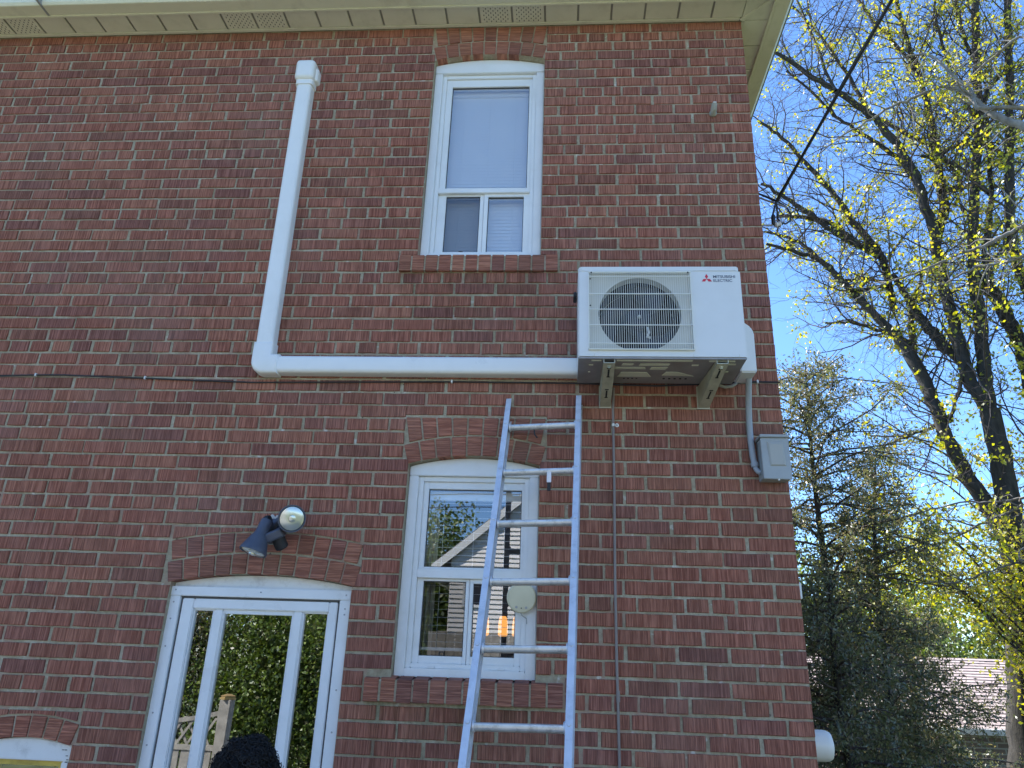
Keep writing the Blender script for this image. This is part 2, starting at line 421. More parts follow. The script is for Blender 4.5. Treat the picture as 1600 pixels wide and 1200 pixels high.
# ---------------------------------------------------------------- mesh helpers
class MB:
    """Collects vertices and faces, then links them as one mesh object."""
    def __init__(self):
        self.v, self.f = [], []
    def add(self, vs_, fs_):
        o = len(self.v)
        self.v += [tuple(p) for p in vs_]
        self.f += [tuple(o + i for i in f) for f in fs_]
        return self
    def box(self, x0, x1, y0, y1, z0, z1):
        return self.add([(x0, y0, z0), (x1, y0, z0), (x1, y1, z0), (x0, y1, z0), (x0, y0, z1), (x1, y0, z1), (x1, y1, z1), (x0, y1, z1)],
                        [(0, 1, 5, 4), (1, 2, 6, 5), (2, 3, 7, 6), (3, 0, 4, 7), (4, 5, 6, 7), (3, 2, 1, 0)])
    def prism(self, poly, y0, y1):
        """poly: list of (x, z), extruded along y."""
        n = len(poly)
        vs_ = [(x, y0, z) for x, z in poly] + [(x, y1, z) for x, z in poly]
        fs_ = [tuple(range(n)), tuple(range(2 * n - 1, n - 1, -1))] + [(i, i + n, (i + 1) % n + n, (i + 1) % n) for i in range(n)]
        return self.add(vs_, fs_)
    def extrude(self, poly, a, b, axis):
        """poly in the two other axes (cyclic order), extruded along axis 'x','y','z' from a to b."""
        n = len(poly)
        def mk(p, t):
            return {'x': (t, p[0], p[1]), 'y': (p[0], t, p[1]), 'z': (p[0], p[1], t)}[axis]
        vs_ = [mk(p, a) for p in poly] + [mk(p, b) for p in poly]
        fs_ = [tuple(range(n)), tuple(range(2 * n - 1, n - 1, -1))] + [(i, i + n, (i + 1) % n + n, (i + 1) % n) for i in range(n)]
        return self.add(vs_, fs_)
    def tube(self, pts, rad, n=8, caps=True):
        pts = [Vector(p) for p in pts]
        k = len(pts)
        if not hasattr(rad, '__len__'):
            rad = [rad] * k
        vs_, fs_ = [], []
        prev = None
        for i, p in enumerate(pts):
            d = (pts[min(i + 1, k - 1)] - pts[max(i - 1, 0)])
            d = d.normalized() if d.length > 1e-9 else Vector((0, 0, 1))
            if prev is None:
                a = Vector((0, 0, 1)) if abs(d.z) < 0.9 else Vector((1, 0, 0))
                u = d.cross(a).normalized()
            else:
                u = (prev - d * prev.dot(d)).normalized()
            prev = u
            w = d.cross(u)
            for j in range(n):
                t = 2 * math.pi * j / n
                vs_.append(p + (u * math.cos(t) + w * math.sin(t)) * rad[i])
        for i in range(k - 1):
            for j in range(n):
                fs_.append((i * n + j, i * n + (j + 1) % n, (i + 1) * n + (j + 1) % n, (i + 1) * n + j))
        if caps:
            fs_.append(tuple(range(n - 1, -1, -1)))
            fs_.append(tuple((k - 1) * n + j for j in range(n)))
        return self.add(vs_, fs_)
    def lathe(self, prof, origin, axis, n=20, caps=True):
        """prof: list of (radius, distance along axis)."""
        ax = Vector(axis).normalized()
        a = Vector((0, 0, 1)) if abs(ax.z) < 0.9 else Vector((1, 0, 0))
        u = ax.cross(a).normalized(); w = ax.cross(u)
        o = Vector(origin)
        vs_, fs_ = [], []
        for r_, t_ in prof:
            for j in range(n):
                th = 2 * math.pi * j / n
                vs_.append(o + ax * t_ + (u * math.cos(th) + w * math.sin(th)) * r_)
        for i in range(len(prof) - 1):
            for j in range(n):
                fs_.append((i * n + j, i * n + (j + 1) % n, (i + 1) * n + (j + 1) % n, (i + 1) * n + j))
        if caps:
            fs_.append(tuple(range(n - 1, -1, -1)))
            fs_.append(tuple((len(prof) - 1) * n + j for j in range(n)))
        return self.add(vs_, fs_)
    def rbox(self, x0, x1, y0, y1, z0, z1, r=0.01, k=3):
        """box whose front (y0) edges and corners in the xz plane are rounded."""
        def outline(ins):
            o = []
            for cx, cz, s in ((x1 - r, z1 - r, 0), (x0 + r, z1 - r, 1), (x0 + r, z0 + r, 2), (x1 - r, z0 + r, 3)):
                for i in range(k + 1):
                    t = math.pi / 2 * (s + i / k)
                    o.append((cx + (r - ins) * math.cos(t), cz + (r - ins) * math.sin(t)))
            return o
        n = 4 * (k + 1)
        lay = [(y1, 0.0), (y0 + r, 0.0)] + [(y0 + r - r * math.sin(math.pi / 2 * i / k), r - r * math.cos(math.pi / 2 * i / k)) for i in range(1, k + 1)]
        vs_, fs_ = [], []
        for y, ins in lay:
            ins = min(ins, r * 0.98)
            vs_ += [(x, y, z) for x, z in outline(ins)]
        for i in range(len(lay) - 1):
            for j in range(n):
                fs_.append((i * n + j, i * n + (j + 1) % n, (i + 1) * n + (j + 1) % n, (i + 1) * n + j))
        fs_.append(tuple(range(n - 1, -1, -1)))
        fs_.append(tuple((len(lay) - 1) * n + j for j in range(n)))
        return self.add(vs_, fs_)
    def mesh(self, name, mat, smooth=False):
        me = bpy.data.meshes.new(name)
        me.from_pydata(self.v, [], self.f)
        if len(self.f) > 1:                       # a lone pane keeps the facing it was drawn with
            bm = bmesh.new(); bm.from_mesh(me)
            bmesh.ops.recalc_face_normals(bm, faces=bm.faces)
            bm.to_mesh(me); bm.free()
        if smooth:
            for p in me.polygons:
                p.use_smooth = True
            try:
                me.set_sharp_from_angle(angle=R(38))
            except Exception:
                pass
        me.materials.append(MATS[mat])
        return me
    def build(self, name, mat, parent=None, smooth=False, bevel=0.0):
        me = self.mesh(name, mat, smooth)
        if bevel:
            bm = bmesh.new(); bm.from_mesh(me)
            bmesh.ops.bevel(bm, geom=list(bm.edges), offset=bevel, segments=2, affect='EDGES', clamp_overlap=True)
            bm.to_mesh(me); bm.free()
        return link(name, me, parent)

def link(name, me, parent=None):
    o = bpy.data.objects.new(name, me)
    col.objects.link(o)
    if parent is not None:
        o.parent = parent
    return o

def tag(o, label=None, cat=None, group=None, kind=None):
    if label: o['label'] = label
    if cat: o['category'] = cat
    if group: o['group'] = group
    if kind: o['kind'] = kind
    return o

def empty(name, loc=(0, 0, 0)):
    o = bpy.data.objects.new(name, None)
    o.empty_display_size = 0.1
    col.objects.link(o)
    return o

def np_mesh(name, V, F, mat, smooth=False):
    """V (n,3) float array, F (m,k) int array with k = 3 or 4."""
    V = np.asarray(V, np.float32); F = np.asarray(F, np.int32)
    me = bpy.data.meshes.new(name)
    me.vertices.add(len(V)); me.vertices.foreach_set('co', V.ravel())
    k = F.shape[1]
    me.loops.add(F.size); me.loops.foreach_set('vertex_index', F.ravel())
    me.polygons.add(len(F))
    me.polygons.foreach_set('loop_start', np.arange(0, F.size, k, dtype=np.int32))
    if smooth:
        me.polygons.foreach_set('use_smooth', np.ones(len(F), bool))
    me.update(calc_edges=True)
    me.materials.append(MATS[mat])
    return me

# ================================================================ GROUND
def ground_height(x, y):
    s = min(1.0, max(0.0, (x - 0.9) / 2.6))
    s = s * s * (3 - 2 * s)
    t = min(1.0, max(0.0, (y + 2.0) / 3.0))
    return -1.25 * s * t

def make_ground():
    xs = [-600, -200, -60, -25, -12, -7, -4, -2, 0, 0.5] + [0.9 + 0.2 * i for i in range(14)] + [4, 6, 9, 14, 25, 60, 200, 600]
    ys = [-600, -200, -60, -25, -12, -7, -4] + [-2 + 0.3 * i for i in range(11)] + [2, 4, 7, 12, 20, 40, 80, 200, 600]
    V = [(x, y, ground_height(x, y)) for y in ys for x in xs]
    n = len(xs)
    F = [(j * n + i, j * n + i + 1, (j + 1) * n + i + 1, (j + 1) * n + i) for j in range(len(ys) - 1) for i in range(n - 1)]
    tag(link('ground', np_mesh('ground', V, F, 'lawn', True)), kind='structure')
make_ground()
def make_bounce_patio():  # unseen paving, added to throw sunlight back up at the wall
    mb = MB()
    r = random.Random(2)
    y = -8.4
    while y < -0.62:
        x = -7.4
        while x < 0.85:
            w = r.choice((0.45, 0.6, 0.75))
            mb.box(x, min(x + w - 0.012, 0.88), y, y + 0.588, -0.02, 0.004 + r.uniform(0, 0.004))
            x += w
        y += 0.6
    tag(tag(mb.build('bounce_patio', 'bounce_stone'), kind='structure'))
make_bounce_patio()

# ================================================================ THE BRICK HOUSE
house = empty('brick_house')
tag(house, 'two-storey red brick house with white windows, storm door and cream soffit', 'house')

WX0, WX1, WY1 = -7.0, 0.0, 8.0          # the front wall is the plane y = 0, its right-hand corner x = 0
COURSE, JOINT, TOP = 0.069, 0.0108, 5.435
REC = 0.0065                            # mortar sits this far behind the brick faces

# opening: x0, x1, z0, springing, crown, then the rectangle of its arch (x0, x1, top), rings, then its sill
OPEN = {
    'upper': dict(x0=-1.852, x1=-1.184, z0=3.806, zs=5.178, zc=5.220, ax0=-1.868, ax1=-1.178, at=5.436, rings=((0.0, 0.098), (0.107, 0.205)), sill=(-1.950, -1.087, 3.709, 3.806, 12)),
    'lower': dict(x0=-1.806, x1=-1.168, z0=1.676, zs=2.650, zc=2.695, ax0=-1.832, ax1=-1.142, at=2.893, rings=((0.0, 0.096), (0.105, 0.196)), sill=(-1.922, -1.044, 1.580, 1.676, 12)),
    'door': dict(x0=-2.885, x1=-2.022, z0=0.14, zs=2.066, zc=2.108, ax0=-2.925, ax1=-1.995, at=2.326, rings=((0.0, 0.092), (0.101, 0.190)), sill=None),
    'small': dict(x0=-3.612, x1=-3.190, z0=0.85, zs=1.358, zc=1.385, ax0=-3.628, ax1=-3.180, at=1.498, rings=((0.0, 0.086),), sill=None),
}
def arc(o):
    w = (o['x1'] - o['x0']) / 2
    rise = o['zc'] - o['zs']
    rad = (w * w + rise * rise) / (2 * rise)
    return (o['x0'] + o['x1']) / 2, o['zc'] - rad, rad
def intrados(o, x):
    xm, zc, rad = arc(o)
    return zc + math.sqrt(max(0.0, rad * rad - (x - xm) ** 2))

def mortar_wall():
    mb = MB()
    br = {WX0, WX1}
    for o in OPEN.values():
        for i in range(15):
            br.add(o['x0'] + (o['x1'] - o['x0']) * i / 14)
    br = sorted(br)
    y0, y1 = REC, 0.11
    for a, b in zip(br[:-1], br[1:]):
        xm = (a + b) / 2
        cuts = sorted([o for o in OPEN.values() if o['x0'] < xm < o['x1']], key=lambda o: o['z0'])
        za = zb = -0.3
        for o in cuts:
            mb.prism([(a, za), (b, zb), (b, o['z0']), (a, o['z0'])], y0, y1)
            za, zb = intrados(o, a), intrados(o, b)
        mb.prism([(a, za), (b, zb), (b, TOP + 0.1), (a, TOP + 0.1)], y0, y1)
    mb.box(-0.11, -REC, 0.1101, WY1, -1.6, TOP + 0.1)             # right side wall
    mb.box(WX0, WX0 + 0.11, 0.1101, WY1, -0.3, TOP + 0.1)         # left side wall
    mb.box(WX0 + 0.1101, -0.1101, WY1 - 0.11, WY1, -1.6, TOP + 0.1)
    mb.build('wall', 'mortar', house)
mortar_wall()

# blocked rectangles (x0, x1, z0, z1, gap)
BLOCK = []
for o in OPEN.values():
    BLOCK.append((o['x0'], o['x1'], o['z0'], o['zs'], 0.002))
    BLOCK.append((o['ax0'], o['ax1'], o['zs'], o['at'], 0.008))
    if o['sill']:
        s = o['sill']; BLOCK.append((s[0], s[1], s[2], s[3], 0.008))

def cut_brick(p):
    pieces = [p]
    for (rx0, rx1, rz0, rz1, g) in BLOCK:
        nxt = []
        for (xa, xb, za, zb) in pieces:
            if xb <= rx0 - g or xa >= rx1 + g or zb <= rz0 - 0.003 or za >= rz1 + 0.003:
                nxt.append((xa, xb, za, zb)); continue
            if xa < rx0 - g: nxt.append((xa, rx0 - g, za, zb))
            if xb > rx1 + g: nxt.append((rx1 + g, xb, za, zb))
            ia, ib = max(xa, rx0 - g), min(xb, rx1 + g)
            if rz0 - g - za > 0.02: nxt.append((ia, ib, za, rz0 - g))
            if zb - rz1 - g > 0.02: nxt.append((ia, ib, rz1 + g, zb))
        pieces = nxt
    return [q for q in pieces if q[1] - q[0] > 0.045 and q[3] - q[2] > 0.018]

NL, NH = 4, 2                            # edge pieces along a brick's length and height
NR = 2 * (NL + NH)
BF = [tuple(range(2 * NR, 3 * NR))]
for i_ in range(NR):
    j_ = (i_ + 1) % NR
    BF += [(i_, j_, NR + j_, NR + i_), (NR + i_, NR + j_, 2 * NR + j_, 2 * NR + i_)]
def brick_verts(x0, x1, z0, z1, yf, yb, r, jit=0.0014):
    """back ring, front ring, worn face ring; edges waver slightly out of true."""
    t = []
    for i in range(NL): t.append((i / NL, 0.0))
    for i in range(NH): t.append((1.0, i / NH))
    for i in range(NL): t.append((1.0 - i / NL, 1.0))
    for i in range(NH): t.append((0.0, 1.0 - i / NH))
    V = [(x0 + (x1 - x0) * a, yb, z0 + (z1 - z0) * b) for a, b in t]
    fr = []
    for a, b in t:
        fr.append((x0 + (x1 - x0) * a + r.uniform(-jit, jit), z0 + (z1 - z0) * b + r.uniform(-jit, jit)))
    V += [(x, yf + 0.003, z) for x, z in fr]
    for (x, z), (a, b) in zip(fr, t):
        c = 0.0024 * r.uniform(0.5, 1.6) + (0.004 if r.random() < 0.03 else 0)
        sx = 1 if a == 0 else (-1 if a == 1 else 0)
        sz = 1 if b == 0 else (-1 if b == 1 else 0)
        V.append((x + sx * c, yf, z + sz * c))
    return V

def lay_front():
    out = []
    r = random.Random(21)
    i = 0
    while True:
        zt = TOP - i * COURSE - JOINT / 2
        zb = zt - COURSE + JOINT
        if zb < -0.05: break
        header = i % 6 == 1
        x = WX1
        first = True
        zj = r.uniform(-0.0015, 0.0015)
        start = len(out)
        while x > WX0 + 0.03:
            if first:
                ln = 0.160 if header else (0.1005 if i % 2 == 0 else 0.2085)
            else:
                ln = 0.0965 if header else 0.2055
                if header and r.random() < 0.05: ln = 0.2055
            ln += r.uniform(-0.004, 0.004)
            xa = max(WX0, x - ln)
            dz = r.uniform(-0.0012, 0.0012)
            for q in cut_brick((xa, x, zb + zj + dz, zt + zj + dz)):
                depth = (0.2 if i % 2 == 0 else 0.1) if (first and not header) else (0.1 if first else 0.062)
                out.append((*q, r.uniform(-0.0016, 0.0016), depth))
            x = xa - r.uniform(0.0095, 0.0185)
            first = False
        # close up to jambs: the last brick beside an opening is cut to reach it
        row = [k for k in range(start, len(out))]
        for (rx0, rx1, rz0, rz1, g) in BLOCK:
            for k in row:
                b = out[k]
                if b[3] <= rz0 + 0.004 or b[2] >= rz1 - 0.004: continue
                if 0 < (rx0 - g) - b[1] < 0.075: out[k] = (b[0], rx0 - g, *b[2:])
                b = out[k]
                if 0 < b[0] - (rx1 + g) < 0.075: out[k] = (rx1 + g, b[1], *b[2:])
        i += 1
    return out

front = lay_front()
def shown(b):
    x0, x1, z0, z1 = b[:4]
    c = [project((x, 0, z)) for x, z in ((x0, z0), (x1, z0), (x1, z1), (x0, z1))]
    cx = sum(p[0] for p in c) / 4; cy = sum(p[1] for p in c) / 4
    if not (4 < cx < 1596 and 4 < cy < 1196): return 0.0
    a = 0.0
    for k in range(4):
        a += c[k][0] * c[(k + 1) % 4][1] - c[(k + 1) % 4][0] * c[k][1]
    if 900 < cx < 1190 and 410 < cy < 600: return 0.0         # behind the outdoor unit
    return abs(a) / 2
order = sorted(range(len(front)), key=lambda k: -shown(front[k]))
single = set(order[:300])

r_ = random.Random(5)
variants = {}
for kind, ln in (('stretcher', 0.2095), ('header', 0.0995)):
    variants[kind] = []
    for k in range(6):
        me = bpy.data.meshes.new('brick')
        me.from_pydata(brick_verts(-ln / 2, ln / 2, -0.0291, 0.0291, 0.0, 0.062, r_), [], BF)
        me.materials.append(MATS['brick'])
        variants[kind].append((me, ln))
V, F = [], []
for k, (x0, x1, z0, z1, dy, dep) in enumerate(front):
    if k in single:
        kind = 'stretcher' if x1 - x0 > 0.15 else 'header'
        me, ln = r_.choice(variants[kind])
        o = link('brick', me, house)
        o.location = ((x0 + x1) / 2, dy, (z0 + z1) / 2)
        o.scale = ((x1 - x0) / ln, dep / 0.062, (z1 - z0) / 0.0582)
        o.rotation_euler = (0, r_.uniform(-0.004, 0.004), 0)
    else:
        b = len(V)
        V += brick_verts(x0, x1, z0, z1, dy, dy + dep, r_)
        F += [tuple(b + i for i in f) for f in BF]
# side wall, facing +x
i = 0
while TOP - (i + 1) * COURSE > -1.5:
    zt = TOP - i * COURSE - JOINT / 2; zb = zt - COURSE + JOINT
    y = 0.21 if i % 2 == 0 and i % 6 != 1 else 0.11
    while y < WY1 - 0.05:
        ln = 0.0995 if i % 6 == 1 else 0.2095
        ye = min(WY1, y + ln)
        b = len(V)
        q = brick_verts(-ye, -y, zb, zt, r_.uniform(-0.0015, 0.0015), 0.06, r_)
        V += [(-yy, -xx, zz) for xx, yy, zz in q]
        F += [tuple(b + i_ for i_ in f) for f in BF]
        y = ye + 0.0105
    i += 1
bme = bpy.data.meshes.new('brick_courses')
bme.from_pydata(V, [], F); bme.materials.append(MATS['brick'])
tag(link('brick_courses', bme, house), kind='stuff')

# ---------------------------------------------------------------- arches and sills, brick by brick
def arch_bricks(o, r):
    xm, zc, rad = arc(o)
    for ri, (t0, t1) in enumerate(o['rings']):
        half = math.asin(((o['ax1'] - o['ax0']) / 2 - 0.006) / (rad + (t0 + t1) / 2))
        n = max(3, round(2 * half * (rad + t0) / 0.0745))
        gap = 0.0085 / (rad + t0)
        for k in range(n):
            a0 = -half + 2 * half * k / n + gap / 2
            a1 = -half + 2 * half * (k + 1) / n - gap / 2
            j = r.uniform(-0.0015, 0.0015)
            poly = [(xm + (rad + t) * math.sin(a), zc + (rad + t) * math.cos(a)) for a, t in ((a0, t0 + j), (a1, t0 + j), (a1, t1 + j), (a0, t1 + j))]
            if ri == 1 and o['at'] in (2.893, 5.436):            # outer ring cut level along its top
                poly[2] = (poly[2][0], o['at'] - 0.007); poly[3] = (poly[3][0], o['at'] - 0.007)
            poly = [(x, min(z, TOP - 0.003)) for x, z in poly]
            if max(z for x, z in poly) - min(z for x, z in poly) < 0.02: continue
            MB().prism(poly, r.uniform(-0.002, 0.002), 0.10).build('brick', 'brick_rowlock', house, bevel=0.0022)
r_ = random.Random(11)
for key in ('upper', 'lower', 'door', 'small'):
    arch_bricks(OPEN[key], r_)
def filler(o, t, n, r):
    """thin cut bricks that level the top of an arch."""
    xm, zc, rad = arc(o)
    top = o['at'] - 0.006
    for k in range(n):
        xa = o['ax0'] + 0.006 + (o['ax1'] - o['ax0'] - 0.012) * k / n + 0.004
        xb = o['ax0'] + 0.006 + (o['ax1'] - o['ax0'] - 0.012) * (k + 1) / n - 0.004
        za = zc + math.sqrt((rad + t) ** 2 - (xa - xm) ** 2) + 0.009
        zb = zc + math.sqrt((rad + t) ** 2 - (xb - xm) ** 2) + 0.009
        if top - max(za, zb) < 0.010: continue
        MB().prism([(xa, za), (xb, zb), (xb, top), (xa, top)], r.uniform(-0.001, 0.002), 0.06).build('brick', 'brick', house)
filler(OPEN['door'], 0.190, 8, r_)
filler(OPEN['small'], 0.086, 4, r_)
for key in ('upper', 'lower'):
    x0, x1, z0, z1, n = OPEN[key]['sill']
    for k in range(n):
        xa = x0 + (x1 - x0) * k / n + 0.0045
        xb = x0 + (x1 - x0) * (k + 1) / n - 0.0045
        j = r_.uniform(-0.003, 0.003)
        MB().extrude([(-0.015 + j, z0 + j / 2), (0.10, z0 + 0.006), (0.10, z1 + 0.022), (-0.015 + j, z1 + j)], xa, xb, 'x').build('brick', 'brick_rowlock', house, bevel=0.0018)
    MB().box(x0 + 0.004, x1 - 0.004, -0.0105, 0.09, z0 + 0.005, z1 - 0.004).build('sill_bed', 'mortar', house)

# ---------------------------------------------------------------- windows
def arch_prism(mb, o, x0, x1, zb, drop, y0, y1, n=14):
    top = [(x0 + (x1 - x0) * k / n, intrados(o, min(max(x0 + (x1 - x0) * k / n, o['x0']), o['x1'])) - drop) for k in range(n + 1)]
    mb.prism([(x0, zb)] + [(x1, zb)] + top[::-1], y0, y1)

def make_window(key, g_up, g_l, g_r, casing_b, top_b):
    """casing with an arched head, a fixed upper light and two sliding lights below."""
    o = OPEN[key]
    X0, X1 = o['x0'] + 0.002, o['x1'] - 0.002
    cw = 0.046
    yA, yB, yC, yG = 0.048, 0.066, 0.078, 0.092
    mb = MB()
    mb.box(X0, X0 + cw, yA, 0.13, casing_b, top_b)
    mb.box(X1 - cw, X1, yA, 0.13, casing_b, top_b)
    arch_prism(mb, o, X0, X1, top_b + 0.0005, 0.003, yA - 0.0015, 0.13)
    mb.box(X0 + cw, X1 - cw, yA, 0.13, casing_b, casing_b + 0.036)
    w = mb.build('window', 'vinyl', house, bevel=0.003)
    ix0, ix1, iz0, iz1 = X0 + cw, X1 - cw, casing_b + 0.036, top_b
    fb = MB()                                               # inner frame, one step back
    t = 0.024
    fb.box(ix0, ix0 + t, yB, 0.13, iz0, iz1); fb.box(ix1 - t, ix1, yB, 0.13, iz0, iz1)
    fb.box(ix0 + t, ix1 - t, yB, 0.13, iz1 - t, iz1); fb.box(ix0 + t, ix1 - t, yB, 0.13, iz0, iz0 + t * 0.9)
    rail_b, rail_t = g_l[3] + 0.012, g_up[2] - 0.010
    fb.box(ix0 + t, ix1 - t, yB - 0.002, 0.13, rail_b, rail_t)
    fb.build('frame', 'vinyl', w, bevel=0.0025)
    def sash(g, name):
        x0, x1, z0, z1 = g
        mb2 = MB()
        ox0 = ix0 + t if x0 < (ix0 + ix1) / 2 - 0.05 or name == 'upper' else (g_l[1] + g_r[0]) / 2 + 0.001
        ox1 = ix1 - t if x1 > (ix0 + ix1) / 2 + 0.05 or name == 'upper' else (g_l[1] + g_r[0]) / 2 - 0.001
        oz0 = rail_t if name == 'upper' else iz0 + t * 0.9
        oz1 = iz1 - t if name == 'upper' else rail_b
        y = yC if name != 'left' else yC + 0.006
        mb2.box(ox0, x0, y, 0.12, oz0, oz1); mb2.box(x1, ox1, y, 0.12, oz0, oz1)
        mb2.box(x0, x1, y, 0.12, z1, oz1); mb2.box(x0, x1, y, 0.12, oz0, z0)
        mb2.build('sash', 'vinyl', w, bevel=0.002)
        gs = MB(); s = 0.0035
        gs.box(x0, x0 + s, yG - 0.004, yG + 0.002, z0, z1); gs.box(x1 - s, x1, yG - 0.004, yG + 0.002, z0, z1)
        gs.box(x0 + s, x1 - s, yG - 0.004, yG + 0.002, z0, z0 + s); gs.box(x0 + s, x1 - s, yG - 0.004, yG + 0.002, z1 - s, z1)
        gs.build('gasket', 'gasket', w)
        pm = MB(); pm.add([(x0, yG, z0), (x1, yG, z0), (x1, yG, z1), (x0, yG, z1)], [(0, 1, 2, 3)])
        pm.build('pane', 'screen_glass' if name == 'left' else 'glass', w)
    sash(g_up, 'upper'); sash(g_l, 'left'); sash(g_r, 'right')
    lat = MB()                                              # little dark latch at the foot of the left light
    cx = g_l[0] + (g_l[1] - g_l[0]) * 0.52
    lat.tube([(cx - 0.011, 0.088, g_l[2] + 0.002), (cx - 0.010, 0.086, g_l[2] + 0.018), (cx + 0.010, 0.086, g_l[2] + 0.018), (cx + 0.011, 0.088, g_l[2] + 0.002)], 0.0028, 6)
    lat.build('latch', 'black_rubber', w)
    for cx in (ix0 + (ix1 - ix0) * 0.22, ix0 + (ix1 - ix0) * 0.80):
        MB().box(cx - 0.016, cx + 0.016, yB - 0.006, yB + 0.01, iz0 + 0.001, iz0 + 0.011).build('drain_cover', 'clip_white', w, bevel=0.002)
    return w
make_window('upper', (-1.744, -1.274, 4.301, 5.036), (-1.733, -1.538, 3.868, 4.247), (-1.491, -1.288, 3.873, 4.241), 3.815, 5.115)
make_window('lower', (-1.708, -1.252, 2.170, 2.543), (-1.704, -1.503, 1.776, 2.106), (-1.467, -1.268, 1.778, 2.098), 1.686, 2.602)

# small arched cellar-stair window at the far side of the door
o = OPEN['small']
mb = MB()
arch_prism(mb, o, o['x0'] + 0.002, o['x1'] - 0.002, 1.292, 0.004, 0.022, 0.10)
mb.box(o['x0'] + 0.002, o['x0'] + 0.048, 0.022, 0.10, 0.86, 1.2915); mb.box(o['x1'] - 0.042, o['x1'] - 0.002, 0.022, 0.10, 0.86, 1.2915)
sw = mb.build('window', 'old_white_paint', house, bevel=0.004)
mb = MB()
mb.box(o['x0'] + 0.048, o['x1'] - 0.042, 0.040, 0.09, 1.270, 1.291); mb.box(o['x0'] + 0.048, o['x0'] + 0.066, 0.040, 0.09, 0.86, 1.270); mb.box(o['x1'] - 0.060, o['x1'] - 0.042, 0.040, 0.09, 0.86, 1.270)
mb.build('sash', 'amber_paint', sw)
MB().add([(o['x0'] + 0.066, 0.06, 0.86), (o['x1'] - 0.060, 0.06, 0.86), (o['x1'] - 0.060, 0.06, 1.27), (o['x0'] + 0.066, 0.06, 1.27)], [(0, 1, 2, 3)]).build('pane', 'glass', sw)
for cx, cz in ((-3.235, 1.338), (-3.222, 1.338), (-3.212, 1.315), (-3.210, 1.290), (-3.206, 1.300)):
    MB().box(cx - 0.005, cx + 0.005, 0.020, 0.024, cz - 0.0015, cz + 0.0015).build('nail', 'seam', sw)

# ---------------------------------------------------------------- storm door
o = OPEN['door']
mb = MB()
arch_prism(mb, o, o['x0'] + 0.001, o['x1'] - 0.001, 2.0465, 0.003, 0.052, 0.12)
door = mb.build('door', 'old_white_paint', house)
mb = MB()
mb.box(-2.890, -2.838, 0.030, 0.12, 0.15, 2.003); mb.box(-2.078, -2.026, 0.030, 0.12, 0.15, 2.003); mb.box(-2.890, -2.026, 0.028, 0.12, 2.0035, 2.046)
mb.build('frame', 'door_aluminium', door, bevel=0.003)
mb = MB()
mb.box(-2.836, -2.829, 0.046, 0.10, 0.16, 2.000); mb.box(-2.087, -2.080, 0.046, 0.10, 0.16, 2.000); mb.box(-2.829, -2.087, 0.046, 0.10, 1.994, 2.002)
mb.build('gap_strip', 'seam', door)  # dark colour stands in for the shade in the gap round the leaf
mb = MB()
gx = ((-2.772, -2.672), (-2.628, -2.294), (-2.250, -2.128))
gz0, gz1 = 0.95, 1.948
y0 = 0.038
mb.box(-2.828, gx[0][0], y0, 0.085, 0.16, 1.993); mb.box(gx[2][1], -2.088, y0, 0.085, 0.16, 1.993)
mb.box(gx[0][0], gx[2][1], y0 + 0.0005, 0.085, gz1, 1.993)
mb.box(gx[0][0], gx[2][1], y0 + 0.0005, 0.085, 0.16, gz0)
mb.box(gx[0][1], gx[1][0], y0 + 0.006, 0.085, gz0, gz1); mb.box(gx[1][1], gx[2][0], y0 + 0.006, 0.085, gz0, gz1)
leaf = mb.build('door_leaf', 'door_aluminium', door, bevel=0.004)
for k, (a, b) in enumerate(gx):
    ins = MB(); s = 0.007
    zt = gz1 - (0.012 if k == 1 else 0)
    ins.box(a, a + s, 0.050, 0.075, gz0, gz1); ins.box(b - s, b, 0.050, 0.075, gz0, gz1); ins.box(a + s, b - s, 0.050, 0.075, zt - s, gz1); ins.box(a + s, b - s, 0.050, 0.075, gz0, gz0 + s)
    ins.build('pane_bead', 'door_aluminium', door, bevel=0.0015)
    MB().add([(a + s, 0.064, gz0), (b - s, 0.064, gz0), (b - s, 0.064, gz1), (a + s, 0.064, gz1)], [(0, 1, 2, 3)]).build('pane', 'door_glass', door)
mb = MB(); mb.tube([(-2.115, 0.036, 1.02), (-2.115, -0.01, 1.02), (-2.115, -0.01, 1.14), (-2.115, 0.036, 1.14)], 0.008, 8)
mb.build('handle', 'black_rubber', door, smooth=True)
for cx, cz in ((-2.865, 2.030), (-2.455, 2.028), (-2.050, 2.026), (-2.866, 1.975), (-2.866, 1.90), (-2.866, 1.78), (-2.866, 1.50), (-2.866, 1.37), (-2.050, 1.965), (-2.050, 1.940), (-2.050, 1.62), (-2.050, 1.45)):
    MB().lathe([(0.0042, 0), (0.0035, 0.003)], (cx, 0.0285 if cz > 2.0 else 0.0305, cz), (0, -1, 0), 8).build('screw', 'cable_grey', door)
MB().box(-2.89, -2.02, -0.30, 0.10, 0.0, 0.139).build('doorstep', 'mortar', house, bevel=0.008)

# ---------------------------------------------------------------- rooms behind the glass
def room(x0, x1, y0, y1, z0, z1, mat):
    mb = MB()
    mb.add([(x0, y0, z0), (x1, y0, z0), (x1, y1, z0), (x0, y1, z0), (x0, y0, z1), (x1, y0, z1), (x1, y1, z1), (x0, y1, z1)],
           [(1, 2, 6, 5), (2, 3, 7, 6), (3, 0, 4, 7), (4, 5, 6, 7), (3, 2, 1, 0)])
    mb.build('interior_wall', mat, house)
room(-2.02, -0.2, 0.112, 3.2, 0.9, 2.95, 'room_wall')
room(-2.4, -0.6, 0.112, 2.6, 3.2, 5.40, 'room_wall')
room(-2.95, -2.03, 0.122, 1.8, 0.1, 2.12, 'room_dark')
room(-3.7, -3.1, 0.112, 1.0, 0.7, 1.42, 'room_dark')

